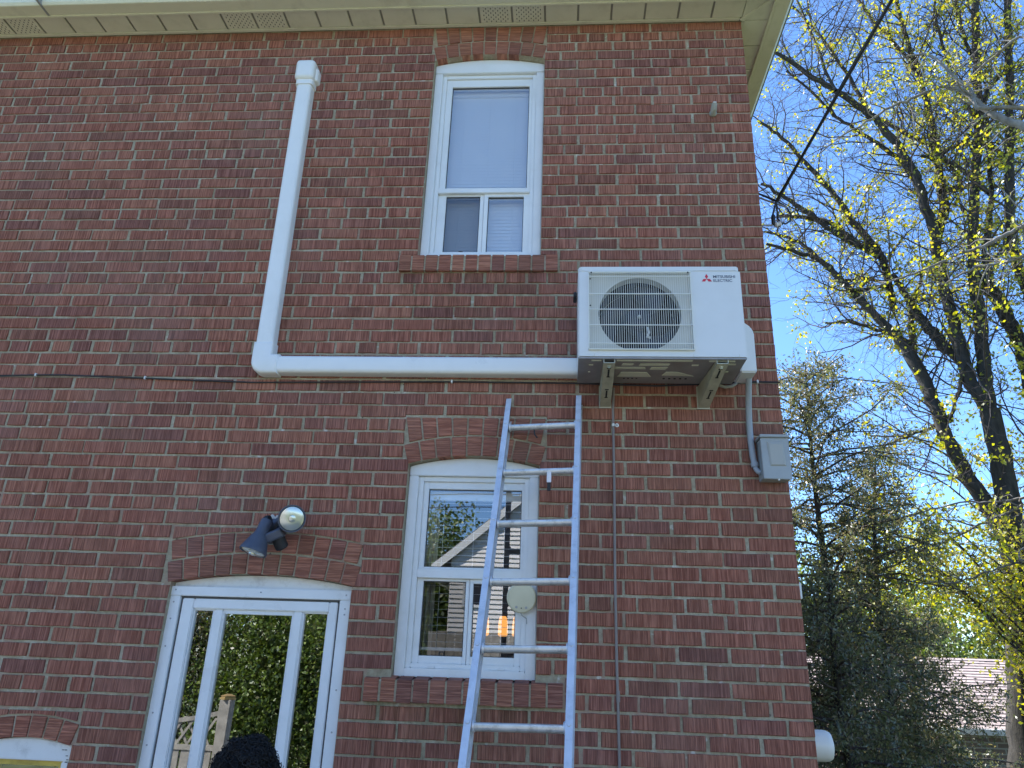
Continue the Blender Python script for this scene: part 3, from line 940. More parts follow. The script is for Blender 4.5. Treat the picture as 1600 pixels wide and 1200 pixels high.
# ---------------------------------------------------------------- soffit, gutter, roof
SY, SX = -0.165, 0.165
SB = 5.4365
MB().box(WX0 - 0.3, SX, SY, -0.001, SB + 0.010, SB + 0.02).build('soffit_backing', 'soffit_groove', house)
MB().box(0.001, SX, -0.0005, WY1 + 0.3, SB + 0.010, SB + 0.02).build('soffit_backing', 'soffit_groove', house)
x = 0.016
k = 0
while x > WX0 - 0.2:
    xa, xb = x - 0.200 + 0.006, x - 0.006
    ven = any(lo < (xa + xb) / 2 < hi for lo, hi in ((-1.59, -1.18), (-3.19, -2.78), (-4.79, -4.38), (-6.4, -6.0)))
    if xb > -0.001:
        xb = -0.001
    p = MB().box(xa, xb, SY, -0.024, SB, SB + 0.008).build('soffit_panel', 'soffit_cream', house, bevel=0.002)
    if ven:
        sl = MB()
        for a in range(6):
            for b in range(8):
                cx = xa + 0.022 + a * 0.029 + (0.0145 if b % 2 else 0); cy = SY + 0.018 + b * 0.0155
                if cx < xb - 0.01:
                    sl.box(cx - 0.0022, cx + 0.0022, cy - 0.005, cy + 0.005, SB - 0.0006, SB + 0.0005)
        sl.build('vent_slots', 'slot_dark', p)
    x -= 0.200
y = 0.0
while y < WY1:
    MB().box(0.020, SX - 0.001, y + 0.003, y + 0.197, SB, SB + 0.008).build('soffit_panel', 'soffit_cream', house, bevel=0.002)
    y += 0.2
MB().extrude([(0.002, -0.020), (0.140, SY), (0.002, SY)], SB, SB + 0.008, 'z').build('soffit_panel', 'soffit_cream', house)
MB().extrude([(0.024, -0.003), (SX - 0.001, -0.003), (SX - 0.001, -0.140)], SB, SB + 0.008, 'z').build('soffit_panel', 'soffit_cream', house)
d = 0.011
MB().extrude([(0.0 - d, 0.0 - d + 0.002), (0.0 + d, 0.0 + d - 0.004), (SX + d - 0.004, SY + d), (SX - d, SY - d + 0.004)], SB - 0.006, SB + 0.006, 'z').build('mitre_strip', 'soffit_cream', house, bevel=0.002)
MB().box(WX0, -0.012, -0.023, -0.0015, SB - 0.004, SB + 0.006).build('soffit_channel', 'soffit_cream', house, bevel=0.002)
MB().box(0.0015, 0.0195, 0.012, WY1, SB - 0.004, SB + 0.006).build('soffit_channel', 'soffit_cream', house, bevel=0.002)
# eavestrough: front run and side run
prof = [(-0.166, 5.432), (-0.176, 5.424), (-0.250, 5.424), (-0.262, 5.440), (-0.268, 5.480), (-0.290, 5.505), (-0.296, 5.560), (-0.166, 5.560)]
for seg in ((WX0 - 0.4, -4.262), (-4.260, SX + 0.0005)):
    MB().extrude(prof, seg[0], seg[1], 'x').build('gutter', 'gutter_cream', house, bevel=0.002)
MB().extrude([(-y_, z_) for y_, z_ in prof], -0.292, WY1 + 0.4, 'y').build('gutter', 'gutter_cream', house, bevel=0.002)
MB().box(WX0 - 0.4, SX - 0.002, -0.174, -0.158, 5.4185, 5.4335).build('drip_trim', 'gutter_cream', house, bevel=0.002)
MB().box(0.158, 0.174, -0.150, WY1, 5.4185, 5.4335).build('drip_trim', 'gutter_cream', house, bevel=0.002)
MB().box(0.2965, 0.302, -0.29, WY1 + 0.4, 5.515, 5.572).build('gutter_lip', 'grey_lip', house)
MB().box(WX0 - 0.4, 0.296, -0.302, -0.2965, 5.515, 5.572).build('gutter_lip', 'grey_lip', house)
MB().box(-4.268, -4.254, -0.2975, -0.163, 5.4215, 5.56).build('gutter_seam', 'grey_lip', house)
ez = 5.575
rv = [(WX0 - 0.27, -0.27, ez), (0.27, -0.27, ez), (0.27, WY1 + 0.27, ez), (WX0 - 0.27, WY1 + 0.27, ez), (-4.0, 4.0, ez + 2.3), (-3.0, 4.0, ez + 2.3)]
MB().add(rv, [(0, 1, 5, 4), (1, 2, 5), (2, 3, 4, 5), (3, 0, 4), (3, 2, 1, 0)]).build('roof', 'roof_shingle', house)

# ================================================================ BLINDS, CURTAIN, ROOM LAMPS (inside)
def blind(x0, x1, z0, z1, y, pitch, tilt, depth, label):
    root = tag(empty('window_blind'), label, 'blind')
    MB().box(x0, x1, y - 0.018, y + 0.018, z1 - 0.045, z1).build('headrail', 'blind_white', root, bevel=0.003)
    mb = MB()
    z = z1 - 0.058
    c, s = math.cos(tilt) * depth / 2, math.sin(tilt) * depth / 2
    while z > z0 + 0.02:
        t = 0.0009
        mb.add([(x0, y - c, z - s), (x1, y - c, z - s), (x1, y + c, z + s), (x0, y + c, z + s),
                (x0, y - c, z - s + t), (x1, y - c, z - s + t), (x1, y + c, z + s + t), (x0, y + c, z + s + t)],
               [(0, 1, 2, 3), (4, 7, 6, 5), (0, 4, 5, 1), (1, 5, 6, 2), (2, 6, 7, 3), (3, 7, 4, 0)])
        z -= pitch
    tag(mb.build('slats', 'blind_white', root), kind='stuff')
    for f in (0.20, 0.5, 0.80):
        xx = x0 + (x1 - x0) * f
        MB().tube([(xx, y - depth / 2 - 0.001, z1 - 0.03), (xx, y - depth / 2 - 0.001, z0)], 0.0009, 5).build('ladder_cord', 'blind_white', root)
    MB().box(x0, x1, y - 0.012, y + 0.012, z0, z0 + 0.014).build('bottom_rail', 'blind_white', root, bevel=0.002)
    return root
blind(-1.770, -1.250, 3.842, 5.060, 0.152, 0.0225, R(80), 0.0265, 'closed white slatted blind behind the upper window')
blind(-1.735, -1.235, 1.800, 2.545, 0.152, 0.036, R(4), 0.025, 'open white slatted blind behind the lower window')

mb = MB()
pts = [(-1.745 + 0.0055 * i, 0.205 + 0.012 * math.sin(i * 1.5)) for i in range(15)]
V_ = [(x, y, z) for z in (1.74, 2.58) for x, y in pts]
n = len(pts)
mb.add(V_, [(i, i + 1, n + i + 1, n + i) for i in range(n - 1)])
tag(mb.build('curtain', 'curtain', smooth=True), 'narrow beige curtain drawn aside inside the lower window', 'curtain')

def pendant(x, y, z, label):
    root = tag(empty('pendant_lamp'), label, 'lamp', 'glowing lamps inside the lower window')
    MB().lathe([(0.018, 0.06), (0.026, 0.045), (0.031, 0.0), (0.031, -0.055), (0.024, -0.062)], (x, y, z), (0, 0, 1), 14).build('lamp_shade', 'lamp_glow', root, smooth=True)
    MB().tube([(x, y, z + 0.06), (x, y, 2.90)], 0.004, 6).build('stem', 'black_rubber', root)
for x, lab in ((-1.425, 'glowing amber pendant lamp seen between ladder rail and round cream disc'), (-1.335, 'glowing amber pendant lamp half hidden by the lower window frame'), (-1.545, 'glowing amber pendant lamp peeping past the ladder rail')):
    pendant(x, 1.5, 1.98, lab)

# ================================================================ LINE-SET COVER (white duct)
duct = tag(empty('line_set_cover'), 'white plastic duct running down the brick wall and across to the outdoor unit', 'duct')
def chan(w0, w1, d, r=0.020, k=4):
    """rounded channel profile across (w, depth)."""
    p = [(w0, -0.001), (w0, -(d - r))]
    p += [(w0 + r - r * math.cos(math.pi / 2 * i / k), -(d - r) - r * math.sin(math.pi / 2 * i / k)) for i in range(1, k + 1)]
    p += [(w1 - r + r * math.sin(math.pi / 2 * i / k), -(d - r) - r * math.cos(math.pi / 2 * i / k)) for i in range(0, k + 1)]
    p += [(w1, -(d - r)), (w1, -0.001)]
    q = []
    for a in p:
        if not q or (a[0] - q[-1][0]) ** 2 + (a[1] - q[-1][1]) ** 2 > 1e-10: q.append(a)
    return q
def vshift(o, f):
    for v in o.data.vertices:
        v.co.x += f(v.co.z)
lean = lambda z: -0.018 * (z - 3.25) / 1.7
o = MB().extrude(chan(-2.645, -2.553, 0.065), 3.262, 4.965, 'z').build('straight_duct', 'duct_white', duct, smooth=True); vshift(o, lean)
o = MB().extrude(chan(-2.652, -2.546, 0.071), 4.950, 4.985, 'z').build('end_cap', 'duct_white', duct, smooth=True); vshift(o, lean)
mb = MB(); mb.rbox(-2.660, -2.540, -0.088, -0.001, 4.980, 5.125, 0.026, 4)
o = mb.build('wall_inlet_cap', 'duct_white', duct, smooth=True); vshift(o, lean)
mb = MB(); mb.rbox(-2.566, -2.526, -0.05, -0.001, 4.990, 5.085, 0.014, 3)
o = mb.build('cap_ear', 'duct_white', duct, smooth=True); vshift(o, lean)
hz = [(a, b) for a, b in chan(3.100, 3.192, 0.065)]
MB().extrude([(b, a) for a, b in hz], -2.512, -0.965, 'x').build('straight_duct', 'duct_white', duct, smooth=True)
# elbow: rounded outer corner
mb = MB()
prof = []
x0, x1, z0, z1 = -2.652, -2.506, 3.092, 3.268
rr = 0.07
out_ = [(x0 + rr - rr * math.cos(math.pi / 2 * i / 8), z0 + rr - rr * math.sin(math.pi / 2 * i / 8)) for i in range(9)]
poly = [(x0, z1)] + out_ + [(x1, z0), (x1, 3.199), (-2.546, 3.199), (-2.546, z1)]
def ins_poly(poly, d):
    n = len(poly); res = []
    for i in range(n):
        a, b, c = Vector(poly[i - 1]), Vector(poly[i]), Vector(poly[(i + 1) % n])
        e1, e2 = (b - a).normalized(), (c - b).normalized()
        n1, n2 = Vector((-e1.y, e1.x)), Vector((-e2.y, e2.x))
        m_ = (n1 + n2); m_ = m_ / max(0.4, m_.dot(n1))
        res.append((b.x + m_.x * d, b.y + m_.y * d))
    return res
lay = [(-0.001, 0.0), (-0.052, 0.0), (-0.062, 0.003), (-0.068, 0.008), (-0.071, 0.016)]
n = len(poly)
V_, F_ = [], []
for y, ins in lay:
    V_ += [(x, y, z) for x, z in ins_poly(poly, ins)]
for i in range(len(lay) - 1):
    for j in range(n):
        F_.append((i * n + j, i * n + (j + 1) % n, (i + 1) * n + (j + 1) % n, (i + 1) * n + j))
F_.append(tuple(range(n - 1, -1, -1))); F_.append(tuple((len(lay) - 1) * n + j for j in range(n)))
mb.add(V_, F_)
mb.build('elbow', 'duct_white', duct, smooth=True)
MB().lathe([(0.006, 0), (0.005, 0.003)], (-2.555, -0.066, 3.115), (0, -1, -0.3), 8).build('screw', 'slot_dark', duct)

# ================================================================ OUTDOOR HEAT-PUMP UNIT
ac = tag(empty('outdoor_unit'), 'ivory heat-pump outdoor unit with round fan grille on brackets', 'heat pump')
AX0, AX1, AZ0, AZ1, AYF, AYB = -0.990, -0.238, 3.066, 3.533, -0.360, -0.075
FX, FZ, FR = -0.706, 3.288, 0.190
GX0, GX1, GZ0, GZ1 = -0.945, -0.466, 3.098, 3.502
def front_panel():
    """front sheet with a round mouth: ring of quads between circle and rectangle, then the plain field."""
    mb = MB()
    n = 64
    y = AYF
    ang = [2 * math.pi * (k + 0.5) / n for k in range(n)]
    def rect_pt(t):
        c, s = math.cos(t), math.sin(t)
        ks = []
        if c > 1e-6: ks.append((GX1 - FX) / c)
        if c < -1e-6: ks.append((GX0 - FX) / c)
        if s > 1e-6: ks.append((GZ1 - FZ) / s)
        if s < -1e-6: ks.append((GZ0 - FZ) / s)
        k = min(ks)
        return FX + c * k, FZ + s * k
    inner = [(FX + FR * math.cos(t), FZ + FR * math.sin(t)) for t in ang]
    outer = [rect_pt(t) for t in ang]
    V_ = [(x, y + 0.012, z) for x, z in inner] + [(x, y + 0.012, z) for x, z in outer] + [(x, y + 0.060, z) for x, z in inner]
    F_ = []
    for k in range(n):
        j = (k + 1) % n
        F_.append((k, j, n + j, n + k)); F_.append((k, 2 * n + k, 2 * n + j, j))
    mb.add(V_, F_)
    return mb
front_panel().build('fan_shroud', 'ac_shroud', ac, smooth=True)
mb = MB()
mb.box(AX0 + 0.004, GX0, AYF, AYF + 0.03, AZ0 + 0.004, AZ1 - 0.028); mb.box(GX1, AX1 - 0.002, AYF, AYF + 0.03, AZ0 + 0.004, AZ1 - 0.028)
mb.box(GX0, GX1, AYF, AYF + 0.03, GZ1, AZ1 - 0.028); mb.box(GX0, GX1, AYF, AYF + 0.03, AZ0 + 0.004, GZ0)
mb.build('front_panel', 'ac_ivory', ac)
mb = MB()
mb.extrude([(AX0 + 0.010, AYF - 0.001), (AX1 - 0.012, AYF - 0.001), (AX1 - 0.003, AYF + 0.008), (AX1 + 0.002, AYB), (AX0 - 0.002, AYB), (AX0, AYF + 0.010)], AZ1 - 0.0275, AZ1, 'z')
mb.build('top_cover', 'ac_ivory', ac, bevel=0.004)
mb = MB()
mb.box(AX0, AX0 + 0.0035, AYF + 0.002, AYB, AZ0, AZ1 - 0.028); mb.box(AX1 - 0.0015, AX1 + 0.002, AYF + 0.002, AYB, AZ0, AZ1 - 0.028)
mb.box(AX0 + 0.004, AX1 - 0.002, AYB - 0.004, AYB, AZ0 + 0.004, AZ1 - 0.028)
mb.build('side_panel', 'ac_ivory', ac)
MB().lathe([(FR - 0.002, 0), (FR - 0.002, 0.002)], (FX, AYF + 0.175, FZ), (0, 1, 0), 48).build('coil', 'ac_dark', ac)
MB().lathe([(FR + 0.001, 0.0), (FR + 0.004, 0.0), (FR + 0.004, 0.12), (FR + 0.001, 0.12)], (FX, AYF + 0.06, FZ), (0, 1, 0), 48, caps=False).build('fan_ring', 'ac_dark', ac, smooth=True)
fan = MB(); fan.lathe([(0.030, -0.010), (0.055, 0.0), (0.062, 0.02), (0.062, 0.07)], (FX, AYF + 0.055, FZ), (0, 1, 0), 24)
fo = fan.build('fan', 'ac_fan', ac, smooth=True)
for k in range(3):
    a0 = R(20 + 120 * k)
    V_, F_ = [], []
    nr, na = 7, 6
    for i in range(nr):
        rr = 0.058 + (FR - 0.012 - 0.058) * i / (nr - 1)
        sp = R(44 + 30 * i / (nr - 1))
        for j in range(na):
            t = a0 + R(26) * (i / (nr - 1)) ** 1.5 + sp * (j / (na - 1))
            V_.append((FX + rr * math.cos(t), AYF + 0.062 + 0.055 * (j / (na - 1)) - 0.012 * math.sin(math.pi * j / (na - 1)), FZ + rr * math.sin(t)))
    for i in range(nr - 1):
        for j in range(na - 1):
            F_.append((i * na + j, i * na + j + 1, (i + 1) * na + j + 1, (i + 1) * na + j))
    bl = MB().add(V_, F_).build('blade', 'ac_fan', fo, smooth=True)
    sm = bl.modifiers.new('thickness', 'SOLIDIFY'); sm.thickness = 0.004
MB().lathe([(0.009, 0), (0.006, 0.012)], (FX, AYF + 0.042, FZ), (0, -1, 0), 10).build('hub_nut', 'clip_white', fo)
mb = MB()                       # stay that holds the wire clip, seen low right of the hub
mb.tube([(FX + 0.035, AYF + 0.03, FZ - 0.06), (FX + 0.040, AYF + 0.02, FZ - 0.09), (FX + 0.030, AYF + 0.015, FZ - 0.115), (FX + 0.046, AYF + 0.015, FZ - 0.118)], 0.006, 6)
mb.build('wire_clip', 'ac_ivory', ac, smooth=True)
gr = MB()                       # moulded guard in front of the mouth
n = 46
for k in range(n):
    x = GX0 + 0.012 + (GX1 - GX0 - 0.024) * k / (n - 1)
    gr.box(x - 0.0009, x + 0.0009, AYF - 0.012, AYF - 0.0090, GZ0 + 0.006, GZ1 - 0.008)
for z in (GZ0 + 0.030, FZ - 0.068, FZ + 0.012, FZ + 0.092, GZ1 - 0.030):
    gr.box(GX0 + 0.004, GX1 - 0.004, AYF - 0.0160, AYF - 0.0122, z - 0.0018, z + 0.0018)
gr.build('grille', 'ac_grille', ac)
gf = MB()
gf.box(GX0, GX1, AYF - 0.013, AYF + 0.011, GZ1 - 0.008, GZ1); gf.box(GX0, GX1, AYF - 0.013, AYF + 0.011, GZ0, GZ0 + 0.006)
gf.box(GX0, GX0 + 0.006, AYF - 0.013, AYF + 0.011, GZ0 + 0.0062, GZ1 - 0.0082); gf.box(GX1 - 0.006, GX1, AYF - 0.013, AYF + 0.011, GZ0 + 0.0062, GZ1 - 0.0082)
gf.build('grille_frame', 'ac_grille', ac, bevel=0.002)
# base tray; pale plates paint in the light showing on its underside
bt = MB().box(AX0 + 0.002, AX1, AYF + 0.004, AYB + 0.03, AZ0 - 0.006, AZ0 + 0.0035).build('base_tray', 'ac_base', ac, bevel=0.002)
for poly in ([(-0.93, -0.338), (-0.885, -0.338), (-0.885, -0.328), (-0.93, -0.328)], [(-0.815, -0.340), (-0.475, -0.340), (-0.475, -0.330), (-0.815, -0.330)], [(-0.40, -0.338), (-0.285, -0.338), (-0.285, -0.328), (-0.40, -0.328)],
             [(-0.785, -0.300), (-0.735, -0.300), (-0.740, -0.280), (-0.790, -0.280)], [(-0.705, -0.300), (-0.57, -0.300), (-0.575, -0.278), (-0.71, -0.278)],
             [(-0.83, -0.258), (-0.68, -0.258), (-0.675, -0.236), (-0.83, -0.236)], [(-0.65, -0.258), (-0.575, -0.258), (-0.585, -0.232), (-0.655, -0.232)],
             [(-0.785, -0.195), (-0.665, -0.195), (-0.640, -0.140), (-0.800, -0.140)], [(-0.575, -0.200), (-0.52, -0.200), (-0.44, -0.150), (-0.59, -0.160)],
             [(-0.33, -0.305), (-0.275, -0.305), (-0.275, -0.292), (-0.33, -0.292)], [(-0.47, -0.29), (-0.44, -0.29), (-0.44, -0.28), (-0.47, -0.28)], [(-0.31, -0.215), (-0.29, -0.215), (-0.29, -0.20), (-0.31, -0.20)],
             [(-0.94, -0.285), (-0.92, -0.285), (-0.92, -0.278), (-0.94, -0.278)], [(-0.94, -0.20), (-0.93, -0.20), (-0.93, -0.19), (-0.94, -0.19)]):
    MB().extrude(poly, AZ0 - 0.0085, AZ0 - 0.0058, 'z').build('lit_plate', 'ac_lit_plate', bt)
for k in range(5):
    MB().lathe([(0.006, 0), (0.006, 0.002)], (-0.575 + 0.026 * k, -0.115, AZ0 - 0.006), (0, 0, -1), 10).build('drain_hole', 'slot_dark', bt)
    if k < 4: MB().lathe([(0.0045, 0), (0.0045, 0.002)], (-0.765 + 0.02 * k, -0.115, AZ0 - 0.006), (0, 0, -1), 8).build('drain_hole', 'slot_dark', bt)
# service cover on the right-hand side
mb = MB()
prof = [(AX1 + 0.0025, 3.052), (AX1 + 0.077, 3.052), (AX1 + 0.079, 3.255), (AX1 + 0.066, 3.285), (AX1 + 0.035, 3.310), (AX1 + 0.0025, 3.318)]
mb.prism(prof, -0.225, -0.080)
mb.build('service_cover', 'ac_ivory', ac, bevel=0.006)
MB().box(AX1 + 0.0025, AX1 + 0.026, -0.16, -0.085, 3.322, 3.480).build('side_handle', 'ac_ivory', ac, bevel=0.006)
MB().box(AX1 + 0.004, AX1 + 0.045, -0.12, -0.078, 3.470, 3.505).build('side_handle', 'ac_ivory', ac, bevel=0.006)
MB().box(AX0 - 0.020, AX0 - 0.0025, -0.20, -0.13, 3.455, 3.485).build('temperature_sensor', 'black_rubber', ac, bevel=0.004)
for x in (-0.918, -0.473, -0.270):
    MB().box(x - 0.0015, x + 0.0015, AYF - 0.0008, AYF + 0.001, AZ0 + 0.005, AZ0 + 0.016).build('panel_tab', 'ac_shroud', ac)
for x, z in ((-0.93, 3.494), (-0.48, 3.494), (-0.935, 3.46), (-0.935, 3.32), (-0.475, 3.22)):
    MB().lathe([(0.004, 0), (0.003, 0.002)], (x, AYF - 0.013, z), (0, -1, 0), 8).build('screw', 'slot_dark', ac)

# emblem (three red diamonds) and two lines of lettering
em = MB()
cx, cz, s = -0.392, 3.4655, 0.0132
def rhomb(c, d, s):
    a = Vector(d).normalized(); b = Vector((-a.y, a.x))
    h = s * 1.0; w = s * 0.577
    p = Vector(c)
    return [tuple(p), tuple(p + a * h + b * w * 0.98), tuple(p + a * 2 * h), tuple(p + a * h - b * w * 0.98)]
for t in (90, 210, 330):
    d_ = (math.cos(R(t)), math.sin(R(t)))
    em.prism(rhomb((cx, cz), d_, s), AYF - 0.0012, AYF - 0.0003)
em.build('emblem', 'logo_red', ac)
def lettering(txt, x, z, h, width, y, parent, mat):
    cu_ = bpy.data.curves.new('lettering', 'FONT')
    cu_.body = txt; cu_.size = 1.0; cu_.extrude = 0.0; cu_.offset = 0.018
    tmp = bpy.data.objects.new('lettering_tmp', cu_); col.objects.link(tmp)
    dg = bpy.context.evaluated_depsgraph_get()
    me = bpy.data.meshes.new_from_object(tmp.evaluated_get(dg))
    bpy.data.objects.remove(tmp); bpy.data.curves.remove(cu_)
    xs = [v.co.x for v in me.vertices]; ys = [v.co.y for v in me.vertices]
    sx = width / (max(xs) - min(xs)); sz = h / (max(ys) - min(ys))
    mx, my = min(xs), min(ys)
    for v in me.vertices:
        v.co = ((v.co.x - mx) * sx + x, y, (v.co.y - my) * sz + z)
    me.materials.clear(); me.materials.append(MATS[mat])
    return link('lettering', me, parent)
lettering('MITSUBISHI', -0.3615, 3.4705, 0.0145, 0.101, AYF - 0.0008, ac, 'logo_grey')
lettering('ELECTRIC', -0.3615, 3.4500, 0.0145, 0.086, AYF - 0.0008, ac, 'logo_grey')

# ================================================================ WALL BRACKETS
def bracket(xf, xw, label):
    root = tag(empty('wall_bracket'), label, 'bracket', 'brackets under the outdoor unit')
    w = 0.026
    yF, yW = -0.352, -0.004
    zF0, zF1, zW0, zW1 = 3.040, 3.0575, 2.950, 3.0575
    def pt(f, side, z): return (xw + (xf - xw) * f + side * w, yW + (yF - yW) * f, z)
    t = 0.003
    mb = MB()                                  # sloping underside
    mb.add([pt(0, -1, zW0), pt(0, 1, zW0), pt(1, 1, zF0), pt(1, -1, zF0), pt(0, -1, zW0 + t), pt(0, 1, zW0 + t), pt(1, 1, zF0 + t), pt(1, -1, zF0 + t)],
           [(0, 1, 2, 3), (7, 6, 5, 4), (0, 4, 5, 1), (1, 5, 6, 2), (2, 6, 7, 3), (3, 7, 4, 0)])
    arm = mb.build('arm', 'galvanised', root)
    for sd_ in (-1, 1):
        a = sd_ * (1 - 0.0 / w)
        b = sd_ * (1 - t / w)
        mb = MB()
        mb.add([pt(0, a, zW0), pt(1, a, zF0), pt(1, a, zF1), pt(0, a, zW1), pt(0, b, zW0 + t), pt(1, b, zF0 + t), pt(1, b, zF1), pt(0, b, zW1)],
               [(0, 1, 2, 3), (7, 6, 5, 4), (0, 4, 5, 1), (1, 5, 6, 2), (2, 6, 7, 3), (3, 7, 4, 0)])
        mb.build('web', 'galvanised', root)
    MB().box(xw - w - 0.004, xw + w + 0.004, -0.0035, 0.002, 2.945, 3.062).build('wall_plate', 'galvanised', root)
    for f in (0.80, 0.33):
        mb = MB()
        for df0, df1, ww in ((-0.095, 0.065, 0.16), (0.075, 0.10, 0.34), (-0.105, -0.085, 0.3)):
            def q(ff, s_):
                z = zW0 + (zF0 - zW0) * ff - 0.0012
                return pt(ff, s_, z)
            mb.add([q(f + df0, -ww), q(f + df0, ww), q(f + df1, ww), q(f + df1, -ww)], [(0, 1, 2, 3)])
        mb.build('slot', 'slot_dark', arm)
    MB().lathe([(0.012, 0), (0.012, 0.008), (0.007, 0.008), (0.007, 0.014)], pt(0.92, 0, zF0 - 0.0005), (0, 0, -1), 6).build('bolt', 'galvanised', root)
    return root
bracket(-0.850, -0.850, 'galvanised bracket under the fan side of the outdoor unit')
bracket(-0.345, -0.372, 'galvanised bracket under the lettered side of the outdoor unit')

# ================================================================ LADDER
lad = tag(empty('ladder'), 'aluminium ladder leaning on the wall in front of the lower window', 'ladder')
lean_a, lat_a, yaw_a = 0.45726837, -0.03185905, -0.13576985
LD = Vector((math.sin(lat_a), -math.sin(lean_a) * math.cos(lat_a), -math.cos(lean_a) * math.cos(lat_a)))
LA = Vector((math.cos(yaw_a) * math.cos(lat_a), math.sin(yaw_a), math.sin(lat_a) * math.cos(lean_a))).normalized()
LA = (LA - LD * LA.dot(LD)).normalized()
LN = LA.cross(LD).normalized()
if LN.y > 0: LN = -LN                       # towards the camera
L0 = Vector((-1.15496, -0.075, 2.82423)); SP = 0.28346; HALF = 0.1607
klast = int((2.82 / SP) / math.cos(lean_a))
def lp(k, a, n=0.0): return L0 + LD * (SP * k) + LA * a + LN * n
for sgn in (-1, 1):
    mb = MB()                               # I-section rail: web and two flanges
    kt, kb = -0.60, 11.02
    a_in, a_out = sgn * HALF, sgn * (HALF + 0.026)
    def slab(a0, a1, n0, n1):
        q = [lp(k, a, n) for k in (kt, kb) for a, n in ((a0, n0), (a1, n0), (a1, n1), (a0, n1))]
        mb.add(q, [(0, 1, 2, 3), (7, 6, 5, 4), (0, 4, 5, 1), (1, 5, 6, 2), (2, 6, 7, 3), (3, 7, 4, 0)])
    am = sgn * (HALF + 0.010)
    slab(am - 0.0015, am + 0.0015, -0.028, 0.028)
    slab(a_in, a_out, 0.028, 0.0315); slab(a_in, a_out, -0.0315, -0.028)
    mb.build('rail', 'aluminium', lad)
    mb = MB()
    q = [lp(k, a, n) for k in (kt - 0.012, kt + 0.16) for a, n in ((sgn * (HALF + 0.004), -0.024), (sgn * (HALF + 0.022), -0.024), (sgn * (HALF + 0.022), 0.026), (sgn * (HALF + 0.004), 0.026))]
    mb.add(q, [(0, 1, 2, 3), (7, 6, 5, 4), (0, 4, 5, 1), (1, 5, 6, 2), (2, 6, 7, 3), (3, 7, 4, 0)])
    mb.build('rail_cap', 'black_rubber', lad)
    mb = MB()
    q = [lp(k, a, n) for k in (kb - 0.12, kb + 0.03) for a, n in ((sgn * (HALF - 0.012), -0.04), (sgn * (HALF + 0.034), -0.04), (sgn * (HALF + 0.034), 0.04), (sgn * (HALF - 0.012), 0.04))]
    mb.add(q, [(0, 1, 2, 3), (7, 6, 5, 4), (0, 4, 5, 1), (1, 5, 6, 2), (2, 6, 7, 3), (3, 7, 4, 0)])
    mb.build('foot', 'black_rubber', lad, bevel=0.004)
for k in range(0, 11):
    # D-shaped rung, flat tread set level
    c = L0 + LD * (SP * k)
    up = Vector((0, 0, 1)); out = Vector((0, -1, 0))
    prof = []
    for i in range(12):
        t = 2 * math.pi * i / 12
        prof.append((0.0185 * math.cos(t), 0.0175 * math.sin(t) if math.sin(t) < 0.6 else 0.0105))
    V_ = []
    for a in (-HALF, HALF):
        for u_, v_ in prof:
            V_.append(c + LA * a + out * u_ + up * v_)
    n = 12
    F_ = [(i, (i + 1) % n, n + (i + 1) % n, n + i) for i in range(n)] + [tuple(range(n - 1, -1, -1)), tuple(n + i for i in range(n))]
    rg = MB().add(V_, F_).build('rung', 'rung_aluminium', lad, smooth=True)
    for sgn in (-1, 1):                     # swaged collar where the rung meets the rail
        MB().lathe([(0.0215, 0.0), (0.0215, 0.005), (0.0195, 0.008)], c + LA * (sgn * HALF), -LA * sgn, 14).build('collar', 'aluminium', rg, smooth=True)
        MB().lathe([(0.008, 0.0), (0.0065, 0.003)], c + LA * (sgn * (HALF + 0.013)) + LN * 0.0315, LN, 10).build('rivet', 'aluminium', rg, smooth=True)
# rung hooks
mb = MB()
for k_, a_ in ((1.0, 0.048),):
    b0 = lp(k_, a_, 0.012)
    mb.box(b0.x - 0.010, b0.x + 0.010, b0.y - 0.012, b0.y - 0.004, b0.z - 0.062, b0.z - 0.012)
mb.build('hook_plate', 'aluminium', lad, bevel=0.002)
b0 = lp(1.0, 0.048, 0.012)
MB().box(b0.x - 0.008, b0.x + 0.008, b0.y - 0.011, b0.y - 0.003, b0.z - 0.100, b0.z - 0.060).build('hook', 'black_rubber', lad, bevel=0.002)
b0 = lp(0.0, -0.04, 0.0)
MB().tube([(b0.x, b0.y, b0.z - 0.012), (b0.x + 0.003, b0.y, b0.z - 0.040), (b0.x + 0.016, b0.y, b0.z - 0.056)], 0.004, 6).build('hook', 'black_rubber', lad)

